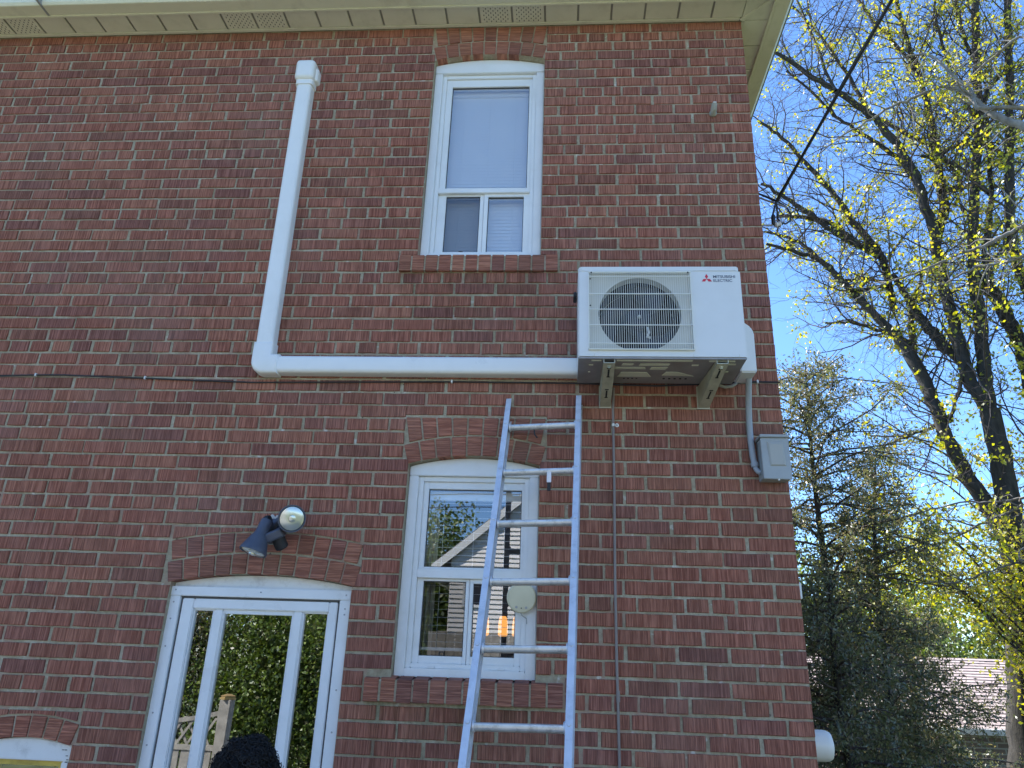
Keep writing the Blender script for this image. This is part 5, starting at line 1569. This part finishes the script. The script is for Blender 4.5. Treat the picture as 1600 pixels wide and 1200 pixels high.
V = np.concatenate([V1, Vb]); F = np.concatenate([F1, Fb + len(V1)])
link('crown', np_mesh('crown', V, F, 'spring_leaf'), tree)

# ---- pale-barked tree reaching in from beyond the right edge
g = np.random.default_rng(9)
tree = tag(empty('tree'), 'pale-barked tree whose leafy branches reach in from the right edge', 'tree')
trunk = smooth_line([(6.3, 4.3, -1.25, 0.20), (6.25, 4.3, 1.0, 0.17), (6.3, 4.35, 3.4, 0.15), (6.4, 4.4, 6.0, 0.12), (6.6, 4.4, 9.0, 0.08), (6.8, 4.4, 11.5, 0.04)], 5)
limbs = [(trunk[:, :3], trunk[:, 3])]
for l in PALE:
    x, y, z, r_0 = l[0]
    rows = [(6.35, 4.4, z - 0.35, r_0 * 1.15)] + l
    s = smooth_line(rows, 5); s[:, 3] *= 0.48
    limbs.append((s[:, :3] + g.normal(size=(len(s), 3)) * 0.008, s[:, 3]))
V, F = tubes_np(limbs, 9)
link('trunk', np_mesh('trunk', V, F, 'pale_bark', True), tree)
b2 = grow(g, limbs[1:], 0.20, 0.85, 0.012, 5, 0.6, 0.02, 0.25, 0.25)
b3 = grow(g, b2, 0.15, 0.40, 0.005, 4, 0.6, -0.03, 0.3, 0.1)
V2, F2 = tubes_np(b2, 5); V3, F3 = tubes_np(b3, 3)
tag(link('twigs', np_mesh('twigs', np.concatenate([V2, V3]), np.concatenate([F2, F3 + len(V2)]), 'pale_bark'), tree), kind='stuff')
tips = np.array([p[-1] for p, _ in b3] + [p[2] for p, _ in b3])
V1, F1 = leaves_np(g, tips[g.random(len(tips)) < 0.7], 4, 0.05, 0.052, 0.5)
link('crown', np_mesh('crown', V1, F1, 'spring_leaf'), tree)

# ---- leafy young tree under the stems (yellow-green mass)
g = np.random.default_rng(15)
tree = tag(empty('tree'), 'low bushy yellow-green tree in front of the dark stems at right', 'tree')
stems = []
for k in range(16):
    x0, y0 = 6.6 + g.normal() * 0.15, 6.9 + g.normal() * 0.2
    q = [np.array([x0, y0, -1.25])]
    tgt = np.array([g.uniform(3.1, 5.7), g.uniform(6.4, 7.4), g.uniform(3.2, 4.15)])
    for i in range(1, 9):
        f = i / 8
        q.append(q[0] * (1 - f) + tgt * f + np.array([0, 0, 2.6 * math.sin(f * math.pi / 2) * (1 - f)]) + g.normal(size=3) * 0.05)
    stems.append((np.array(q), np.linspace(0.028, 0.006, 9)))
b2 = grow(g, stems, 0.075, 0.62, 0.006, 5, 0.75, 0.0, 0.25, 0.55)
b3 = grow(g, b2, 0.14, 0.36, 0.005, 3, 0.6, 0.0, 0.3, 0.1)
V, F = tubes_np(stems, 7); link('trunk', np_mesh('trunk', V, F, 'dark_bark', True), tree)
V2, F2 = tubes_np(b2, 4); V3, F3 = tubes_np(b3, 3)
tag(link('twigs', np_mesh('twigs', np.concatenate([V2, V3]), np.concatenate([F2, F3 + len(V2)]), 'twig_bark'), tree), kind='stuff')
tips = np.array([p[-1] for p, _ in b3] + [p[1] for p, _ in b3])
V1, F1 = leaves_np(g, tips[g.random(len(tips)) < 0.8], 4, 0.07, 0.062, 0.4)
link('crown', np_mesh('crown', V1, F1, 'spring_leaf'), tree)

# ---- evergreens beside the corner
def evergreen(x, y, z0, h, reach, nb, seed, label, skew=(0, 0), leaf=0.075, per=5, full=1.3):
    g = np.random.default_rng(seed)
    root = tag(empty('evergreen_tree'), label, 'tree', 'evergreens beside the house corner')
    tr = np.array([[x + skew[0] * t ** 2 + 0.05 * math.sin(6 * t), y + skew[1] * t, z0 + h * t] for t in np.linspace(0, 1, 12)])
    trunk = (tr, np.linspace(0.085, 0.010, 12))
    br = []
    for k in range(nb):
        t = 0.10 + 0.88 * (k + g.random()) / nb
        p = np.array([np.interp(t, np.linspace(0, 1, 12), tr[:, i]) for i in range(3)])
        az = g.uniform(0, 2 * np.pi)
        prof = min(1.0, (1 - t) * full) ** 0.6 * (0.40 + 0.75 * g.random())
        L_ = max(0.25, reach * prof)
        d = unit(np.array([math.cos(az), math.sin(az), 0.30 + 0.35 * t * t]))
        q = [p]
        for i in range(6):
            d = unit(d + np.array([0, 0, -0.10 + (0.10 if i > 3 else 0)]) + g.normal(size=3) * 0.13)
            q.append(q[-1] + d * L_ / 6)
        br.append((np.array(q), np.linspace(0.015, 0.004, 7)))
    b2 = grow(g, br, 0.11, 0.42, 0.004, 4, 0.62, -0.04, 0.2, 0.10)
    V, F = tubes_np([trunk], 9); link('trunk', np_mesh('trunk', V, F, 'dark_bark', True), root)
    V2, F2 = tubes_np(br, 6); V3, F3 = tubes_np(b2, 3)
    tag(link('branches', np_mesh('branches', np.concatenate([V2, V3]), np.concatenate([F2, F3 + len(V2)]), 'twig_bark'), root), kind='stuff')
    c = np.concatenate([p[1:] for p, _ in b2] + [along([trunk], g, 260, 0.25) + g.normal(size=(260, 3)) * 0.10])
    c = c[g.random(len(c)) < 0.72]
    V1, F1 = leaves_np(g, c, per, 0.045, leaf, 0.4, 2.8)
    link('crown', np_mesh('crown', V1, F1, 'cedar_leaf'), root)
evergreen(2.05, 5.5, -1.25, 6.8, 1.30, 150, 31, 'tall soft grey-green evergreen beside the brick corner behind the disconnect box', (0.1, 0.2), 0.050, 14, 8.0)
evergreen(2.6, 5.9, -1.25, 5.6, 0.95, 100, 34, 'second evergreen leaning out beyond the tall one beside the corner', (0.35, 0), 0.050, 12, 8.0)
evergreen(3.1, 6.4, -1.25, 3.7, 1.5, 70, 32, 'low spreading evergreen in front of the garage roof', (0.25, 0), 0.048, 13, 2.5)
evergreen(1.6, 4.2, -1.2, 3.8, 1.05, 90, 33, 'small dense evergreen low beside the vent pipe', (0, 0), 0.046, 15, 3.0)

# ---- neighbour's garage beyond the evergreens
gar = tag(empty('brick_garage'), 'low brick garage with pinkish shingle roof behind the evergreens', 'garage')
gx0, gx1, gy0, gy1, gz = 3.2, 9.5, 9.0, 15.0, -1.3
MB().box(gx0, gx1, gy0, gy1, gz, 1.06).build('wall', 'garage_brick', gar)
rf = MB(); ov = 0.18
ym = (gy0 + gy1) / 2
rows = 22
for k in range(rows):
    f0, f1 = k / rows, (k + 1) / rows
    ya, yb = gy0 - ov + (ym - gy0 + ov) * f0, gy0 - ov + (ym - gy0 + ov) * f1 + 0.02
    za, zb = 1.09 + 1.05 * f0 + 0.012, 1.09 + 1.05 * f1 + 0.002
    rf.add([(gx0 - ov, ya, za), (gx1 + ov, ya, za), (gx1 + ov, yb, zb), (gx0 - ov, yb, zb), (gx0 - ov, ya, za - 0.012), (gx1 + ov, ya, za - 0.012)], [(0, 1, 2, 3), (4, 5, 1, 0)])
rf.add([(gx0 - ov, gy1 + ov, 1.09), (gx1 + ov, gy1 + ov, 1.09), (gx1 + ov, ym, 2.14), (gx0 - ov, ym, 2.14)], [(0, 1, 2, 3)])
roofg = rf.build('roof', 'neighbour_shingle', gar)
MB().box(gx0 - ov, gx1 + ov, gy0 - ov - 0.09, gy0 - ov, 1.01, 1.095).build('gutter', 'trim_white', gar, bevel=0.008)

# ---- more distant trees
def leafy(name, label, x, y, z0, h, rx, rz, n, seed, mat, size, group, stems=4, low=0.25):
    g = np.random.default_rng(seed)
    root = tag(empty(name), label, 'tree' if 'tree' in name else 'shrub', group)
    st, cs = [], []
    for k in range(stems):
        a = g.uniform(0, 2 * np.pi); rr = rx * math.sqrt(g.random()) * 0.75
        q = np.array([[x + rr * math.cos(a) * t ** 1.3 + g.normal() * 0.03, y + rr * math.sin(a) * t ** 1.3 + g.normal() * 0.03, z0 + h * (0.55 + 0.4 * g.random()) * t] for t in np.linspace(0, 1, 7)])
        st.append((q, np.linspace(0.03 * h * 0.5, 0.008, 7)))
    b2 = grow(g, st, h * 0.06, h * 0.22, 0.014, 4, 0.65, 0.10, 0.25, low)
    V, F = tubes_np(st + b2, 5); link('trunk', np_mesh('trunk', V, F, 'dark_bark', True), root)
    m = n // 14
    ctr_ = along(b2, g, m, 0.2)
    lump = g.normal(size=(m, 3)) * np.array([rx * 0.16, rx * 0.16, rz * 0.12]) * g.choice([0.3, 1.0, 1.6], size=(m, 1))
    V1, F1 = leaves_np(g, ctr_ + lump, 14, h * 0.035 + 0.05, size, 0.3)
    link('crown', np_mesh('crown', V1, F1, mat), root)
leafy('tree', 'distant leafing tree behind the garage ridge', 9.5, 22, -1.3, 8.5, 2.6, 3.2, 9000, 41, 'spring_leaf', 0.17, 'distant trees', 5)
leafy('tree', 'distant dark tree behind the tall evergreen', 5.6, 20, -1.3, 6.5, 2.2, 2.6, 9000, 42, 'hedge_leaf', 0.16, 'distant trees', 5)
leafy('tree', 'distant tree near the right edge behind the dark stems', 14.5, 21, -1.3, 7.0, 2.6, 3.0, 9000, 43, 'hedge_leaf', 0.17, 'distant trees', 5)

leafy('tree', 'rounded far tree low between the evergreens and the garage roof', 9.0, 16.8, -1.3, 5.6, 2.2, 2.0, 15000, 44, 'hedge_leaf', 0.13, 'distant trees', 7, 0.1)
leafy('tree', 'rounded far tree above the garage roof at the right edge', 12.2, 17.2, -1.3, 5.8, 2.2, 2.0, 15000, 45, 'hedge_leaf', 0.13, 'distant trees', 7, 0.1)

# ================================================================ BEHIND THE CAMERA (seen in the glass)
# neighbour's siding house
nh = tag(empty('siding_house'), 'white siding house with gable mirrored in the lower window', 'house')
hx0, hx1, hy, he, hr = -3.62, 4.4, -14.0, 4.05, 7.35
xm = (hx0 + hx1) / 2
sd_ = MB()
z = 0.0
while z < hr - 0.05:
    z1_ = min(z + 0.105, hr - 0.02)
    def half(zz): return (hx1 - hx0) / 2 if zz <= he else max(0.02, (hx1 - hx0) / 2 * (hr - zz) / (hr - he))
    w0_, w1_ = half(z), half(z1_)
    sd_.add([(xm - w0_, hy + 0.030, z), (xm + w0_, hy + 0.030, z), (xm + w1_, hy + 0.004, z1_), (xm - w1_, hy + 0.004, z1_), (xm - w0_, hy + 0.002, z), (xm + w0_, hy + 0.002, z)], [(0, 1, 2, 3), (4, 5, 1, 0)])
    z += 0.105
tag(sd_.build('siding', 'siding_white', nh), kind='stuff')
MB().box(hx0, hx1, hy - 8, hy, 0, he).build('wall', 'siding_white', nh)
slope = (hr - he) / (xm - hx0)
rf = MB()
for sgn, xe in ((-1, hx0), (1, hx1)):
    ex = xe + sgn * 0.42; ezz = he - 0.42 * slope
    rf.add([(ex, hy + 0.14, ezz + 0.10), (xm, hy + 0.14, hr + 0.10), (xm, hy - 8.3, hr + 0.10), (ex, hy - 8.3, ezz + 0.10), (ex, hy + 0.14, ezz + 0.22), (xm, hy + 0.14, hr + 0.22), (xm, hy - 8.3, hr + 0.22), (ex, hy - 8.3, ezz + 0.22)],
           [(0, 1, 2, 3), (7, 6, 5, 4), (0, 4, 5, 1), (3, 7, 4, 0)])
rf.build('roof', 'roof_shingle', nh)
fa = MB()
for sgn, xe in ((-1, hx0), (1, hx1)):
    ex = xe + sgn * 0.44; ezz = he - 0.44 * slope
    fa.add([(ex, hy + 0.145, ezz - 0.02), (xm, hy + 0.145, hr - 0.02), (xm, hy + 0.145, hr + 0.20), (ex, hy + 0.145, ezz + 0.20), (ex, hy + 0.12, ezz - 0.02), (xm, hy + 0.12, hr - 0.02), (xm, hy + 0.12, hr + 0.20), (ex, hy + 0.12, ezz + 0.20)],
           [(0, 1, 2, 3), (7, 6, 5, 4), (0, 4, 5, 1), (3, 2, 6, 7), (0, 3, 7, 4)])
fa.build('bargeboard', 'trim_white', nh)
MB().box(hx0 - 0.50, hx0 - 0.36, hy - 8, hy + 0.15, he - 0.46, he - 0.28).build('gutter', 'trim_white', nh, bevel=0.02)
for (a, b, c, d_) in ((-3.30, -2.75, 2.95, 3.75), (-1.2, -0.2, 4.3, 5.4), (-1.9, -1.45, 3.2, 5.3)):
    wd = MB(); t = 0.06
    wd.box(a, b, hy + 0.02, hy + 0.06, d_ - t, d_); wd.box(a, b, hy + 0.02, hy + 0.06, c, c + t); wd.box(a, a + t, hy + 0.02, hy + 0.06, c + t, d_ - t); wd.box(b - t, b, hy + 0.02, hy + 0.06, c + t, d_ - t)
    wo_ = wd.build('window', 'trim_white', nh)
    MB().box(a + t, b - t, hy + 0.015, hy + 0.035, c + t, d_ - t).build('pane', 'window_dark', wo_)
# board fence in front of it
bf = tag(empty('board_fence'), 'tall weathered board fence mirrored low in the lower window', 'fence')
for k in range(34):
    x = -3.2 + 0.148 * k
    MB().box(x, x + 0.138, -9.02, -9.0, 0.03, 2.22 + 0.015 * math.sin(k * 2.1)).build('board', 'fence_wood', bf)
MB().box(-3.2, 1.83, -9.06, -9.021, 1.85, 1.95).build('rail', 'fence_wood', bf); MB().box(-3.2, 1.83, -9.06, -9.021, 0.4, 0.5).build('rail', 'fence_wood', bf)
# lattice gate mirrored in the door glass
gt = tag(empty('lattice_gate'), 'weathered wooden lattice-top gate panel mirrored in the storm door glass', 'gate')
gy = -4.9
MB().box(-4.70, -4.58, gy - 0.06, gy + 0.06, 0, 1.30).build('post', 'fence_wood', gt, bevel=0.006)
MB().lathe([(0.088, 0), (0.088, 0.018), (0.075, 0.020), (0.075, 0.032), (0.085, 0.036), (0.02, 0.055)], (-4.64, gy, 1.30), (0, 0, 1), 4).build('post_cap', 'copper_cap', gt)
MB().box(-6.10, -5.98, gy - 0.06, gy + 0.06, 0, 1.30).build('post', 'fence_wood', gt, bevel=0.006)
tr = MB(); n = 12
for i in range(n):
    xa, xb = -5.975 + 1.27 * i / n, -5.975 + 1.27 * (i + 1) / n
    f = lambda x: 1.19 - 0.10 * math.cos((x + 5.34) / 1.27 * math.pi)
    tr.prism([(xa, f(xa) - 0.045), (xb, f(xb) - 0.045), (xb, f(xb)), (xa, f(xa))], gy - 0.02, gy + 0.02)
tr.build('top_rail', 'fence_wood', gt)
MB().box(-5.975, -4.705, gy - 0.02, gy + 0.02, 0.80, 0.85).build('rail', 'fence_wood', gt)
for k in range(11):
    x = -5.93 + 0.115 * k
    for s_ in (1, -1):
        q = MB(); x2 = x + s_ * 0.17
        if not (-5.98 < x2 < -4.71): continue
        yy = gy + 0.006 * s_
        q.prism([(x - 0.014, 0.85), (x + 0.014, 0.85), (x2 + 0.014, 1.12), (x2 - 0.014, 1.12)], yy - 0.005, yy + 0.005)
        q.build('lattice_slat', 'fence_wood', gt)
    MB().box(x - 0.045, x + 0.045, gy - 0.010, gy + 0.010, 0.05, 0.80).build('picket', 'fence_wood', gt)
leafy('shrub', 'dense green shrub mirrored across the storm door middle pane', -5.5, -7.4, 0, 3.4, 1.2, 1.5, 24000, 51, 'hedge_leaf', 0.058, 'shrubs mirrored in the door', 7, 0.05)
leafy('shrub', 'bright green shrub mirrored at the storm door handle side', -4.5, -7.8, 0, 3.6, 1.1, 1.5, 24000, 52, 'hedge_leaf', 0.058, 'shrubs mirrored in the door', 7, 0.05)
leafy('shrub', 'dark green shrub mirrored behind the lattice gate', -6.8, -7.6, 0, 3.5, 1.3, 1.5, 24000, 53, 'cedar_leaf', 0.058, 'shrubs mirrored in the door', 7, 0.05)
leafy('tree', 'bushy green tree mirrored beside the siding house gable', -5.4, -21, 0, 7.2, 1.9, 2.4, 12000, 54, 'hedge_leaf', 0.15, None, 5)
leafy('tree', 'tall green tree mirrored at the frame side of the lower window', -8.2, -19, 0, 7.6, 2.0, 2.4, 12000, 55, 'hedge_leaf', 0.15, None, 5)
for z0_, lab in ((5.70, 'lower of two black wires mirrored in the lower window sky'), (6.05, 'upper of two black wires mirrored in the lower window sky')):
    w = MB(); w.tube([(-20, -16, z0_ - 0.2), (-5, -16, z0_ - 0.08), (-3.5, -16, z0_), (-1.5, -16, z0_ + 0.02), (12, -16, z0_ + 0.3)], 0.014, 5)
    tag(w.build('overhead_wire', 'cable_black', smooth=True), lab, 'wire')

# ================================================================ PERSON (only the top of the head rises into view)
PX, PY, PT = -1.975, -1.10, 1.515          # crown of the skull
person = tag(empty('person'), 'person with black curly hair before the storm door, only the hair in view', 'person')
Hh = PT                                     # standing height
bmp = bmesh.new()
sk = bmp.verts.layers.skin.verify()
J = {}
def jv(n, x, y, z, rx, ry=None):
    v = bmp.verts.new((PX + x, PY + y, z)); v[sk].radius = (rx, ry or rx); J[n] = v; return v
s_ = Hh / 1.70
jv('pelvis', 0, 0, 0.93 * s_, 0.150, 0.105); J['pelvis'][sk].use_root = True
jv('waist', 0, 0.0, 1.08 * s_, 0.125, 0.092); jv('chest', 0, -0.005, 1.27 * s_, 0.150, 0.105); jv('collar', 0, 0.0, 1.40 * s_, 0.085, 0.07)
jv('neck', 0, 0.01, 1.46 * s_, 0.050, 0.050); jv('skull0', 0, 0.02, 1.53 * s_, 0.062, 0.072); jv('skull', 0, 0.025, 1.615 * s_, 0.076, 0.088); jv('crown', 0, 0.02, 1.655 * s_, 0.052, 0.060)
for n, sg in (('l', -1), ('r', 1)):
    jv('sh' + n, sg * 0.17, 0.0, 1.385 * s_, 0.052); jv('el' + n, sg * 0.22, 0.0, 1.10 * s_, 0.040); jv('wr' + n, sg * 0.21, 0.07, 0.87 * s_, 0.027); jv('pa' + n, sg * 0.205, 0.09, 0.80 * s_, 0.034, 0.018)
    jv('hp' + n, sg * 0.09, 0, 0.86 * s_, 0.088); jv('kn' + n, sg * 0.10, 0.01, 0.48 * s_, 0.057); jv('an' + n, sg * 0.105, -0.01, 0.09 * s_, 0.038); jv('to' + n, sg * 0.115, 0.13, 0.035, 0.040, 0.030)
    for i, (fx, ln_) in enumerate(((-0.026, 0.066), (-0.009, 0.074), (0.009, 0.070), (0.026, 0.056))):
        a_ = jv('f%s%d' % (n, i), sg * 0.205 + fx, 0.105, 0.765 * s_, 0.0085); b_ = jv('g%s%d' % (n, i), sg * 0.205 + fx, 0.115 + 0.004 * i, 0.765 * s_ - ln_ * 0.6, 0.0080); c_ = jv('h%s%d' % (n, i), sg * 0.205 + fx, 0.105, 0.765 * s_ - ln_, 0.0070)
        bmp.edges.new((J['pa' + n], a_)); bmp.edges.new((a_, b_)); bmp.edges.new((b_, c_))
    a_ = jv('t' + n, sg * 0.17, 0.115, 0.80 * s_, 0.010); b_ = jv('u' + n, sg * 0.162, 0.125, 0.765 * s_, 0.0085)
    bmp.edges.new((J['pa' + n], a_)); bmp.edges.new((a_, b_))
    for a, b in (('collar', 'sh' + n), ('sh' + n, 'el' + n), ('el' + n, 'wr' + n), ('wr' + n, 'pa' + n), ('pelvis', 'hp' + n), ('hp' + n, 'kn' + n), ('kn' + n, 'an' + n), ('an' + n, 'to' + n)):
        bmp.edges.new((J[a], J[b]))
for a, b in (('pelvis', 'waist'), ('waist', 'chest'), ('chest', 'collar'), ('collar', 'neck'), ('neck', 'skull0'), ('skull0', 'skull'), ('skull', 'crown')):
    bmp.edges.new((J[a], J[b]))
pm = bpy.data.meshes.new('body'); bmp.to_mesh(pm); bmp.free(); pm.materials.append(MATS['shirt']); pm.materials.append(MATS['skin'])
tmp = bpy.data.objects.new('body_tmp', pm); col.objects.link(tmp)
md = tmp.modifiers.new('skin', 'SKIN'); md.use_smooth_shade = True
md = tmp.modifiers.new('sub', 'SUBSURF'); md.levels = 2; md.render_levels = 2
dg = bpy.context.evaluated_depsgraph_get()
bme = bpy.data.meshes.new_from_object(tmp.evaluated_get(dg))
bpy.data.objects.remove(tmp)
bme.materials.clear(); bme.materials.append(MATS['shirt']); bme.materials.append(MATS['skin'])
for p in bme.polygons:
    c = p.center
    p.material_index = 1 if (c.z > 1.43 * s_ or (c.z < 0.90 * s_ and abs(c.x - PX) > 0.155 and c.z > 0.6)) else 0
    p.use_smooth = True
link('body', bme, person)
hd = Vector((PX, PY + 0.025, 1.585 * s_))
for sx in (-1, 1):
    MB().lathe([(0.002, -0.012), (0.010, -0.006), (0.012, 0.0), (0.008, 0.007), (0.001, 0.010)], hd + Vector((sx * 0.030, 0.078, 0.012)), (0, 1, 0), 12).build('eye', 'eye_white', person, smooth=True)
    MB().lathe([(0.006, -0.008), (0.020, 0.0), (0.028, 0.004), (0.022, 0.010), (0.006, 0.010)], hd + Vector((sx * 0.074, -0.005, 0.0)), (sx, -0.3, 0), 12).build('ear', 'skin', person, smooth=True)
MB().tube([hd + Vector((0, 0.080, 0.015)), hd + Vector((0, 0.102, -0.018)), hd + Vector((0, 0.088, -0.030))], [0.008, 0.014, 0.010], 8).build('nose', 'skin', person, smooth=True)
MB().tube([hd + Vector((-0.024, 0.080, -0.052)), hd + Vector((0, 0.090, -0.052)), hd + Vector((0.024, 0.080, -0.052))], [0.003, 0.008, 0.003], 8).build('mouth', 'lip', person, smooth=True)
# hair: an under-cap and a mass of small curls
g = np.random.default_rng(77)
hc = np.array([PX, PY + 0.005, 1.588 * s_])
curl = []
N_ = 2600
for k in range(N_):
    d = unit(g.normal(size=3))
    if d[1] > 0.35 and d[2] < 0.45: continue
    if d[2] < -0.75: continue
    lump = 1.0 + 0.09 * math.sin(7.0 * d[0] + 2.0 * d[2] + 1.0) * math.sin(6.0 * d[1] + 5.0 * d[2])
    base_ = hc + d * lump * np.array([0.080, 0.094, 0.094])
    rr = g.uniform(0.006, 0.012)
    t1 = unit(np.cross(d, g.normal(size=3))); t2 = np.cross(d, t1)
    ph = g.uniform(0, 6.28); turns = g.uniform(1.2, 2.2); ln_ = g.uniform(0.010, 0.026)
    tt = np.linspace(0, 1, 9)[:, None]
    an = ph + tt * turns * 6.283
    q = base_ + d * ln_ * tt + (t1 * np.cos(an) + t2 * np.sin(an)) * rr
    curl.append((q, np.linspace(0.0024, 0.0013, 9)))
V, F = tubes_np(curl, 3)
cap = MB(); prof = [(0.004 + 0.080 * math.sin(math.pi * i / 12), -0.094 * math.cos(math.pi * i / 12)) for i in range(3, 13)]
cap.lathe(prof, tuple(hc), (0, 0, 1), 24)
Vc = np.array(cap.v); fc = [f for f in cap.f if len(f) == 4]
link('hair', np_mesh('hair', np.concatenate([V, Vc]), np.concatenate([F, np.array(fc) + len(V)]), 'hair'), person)
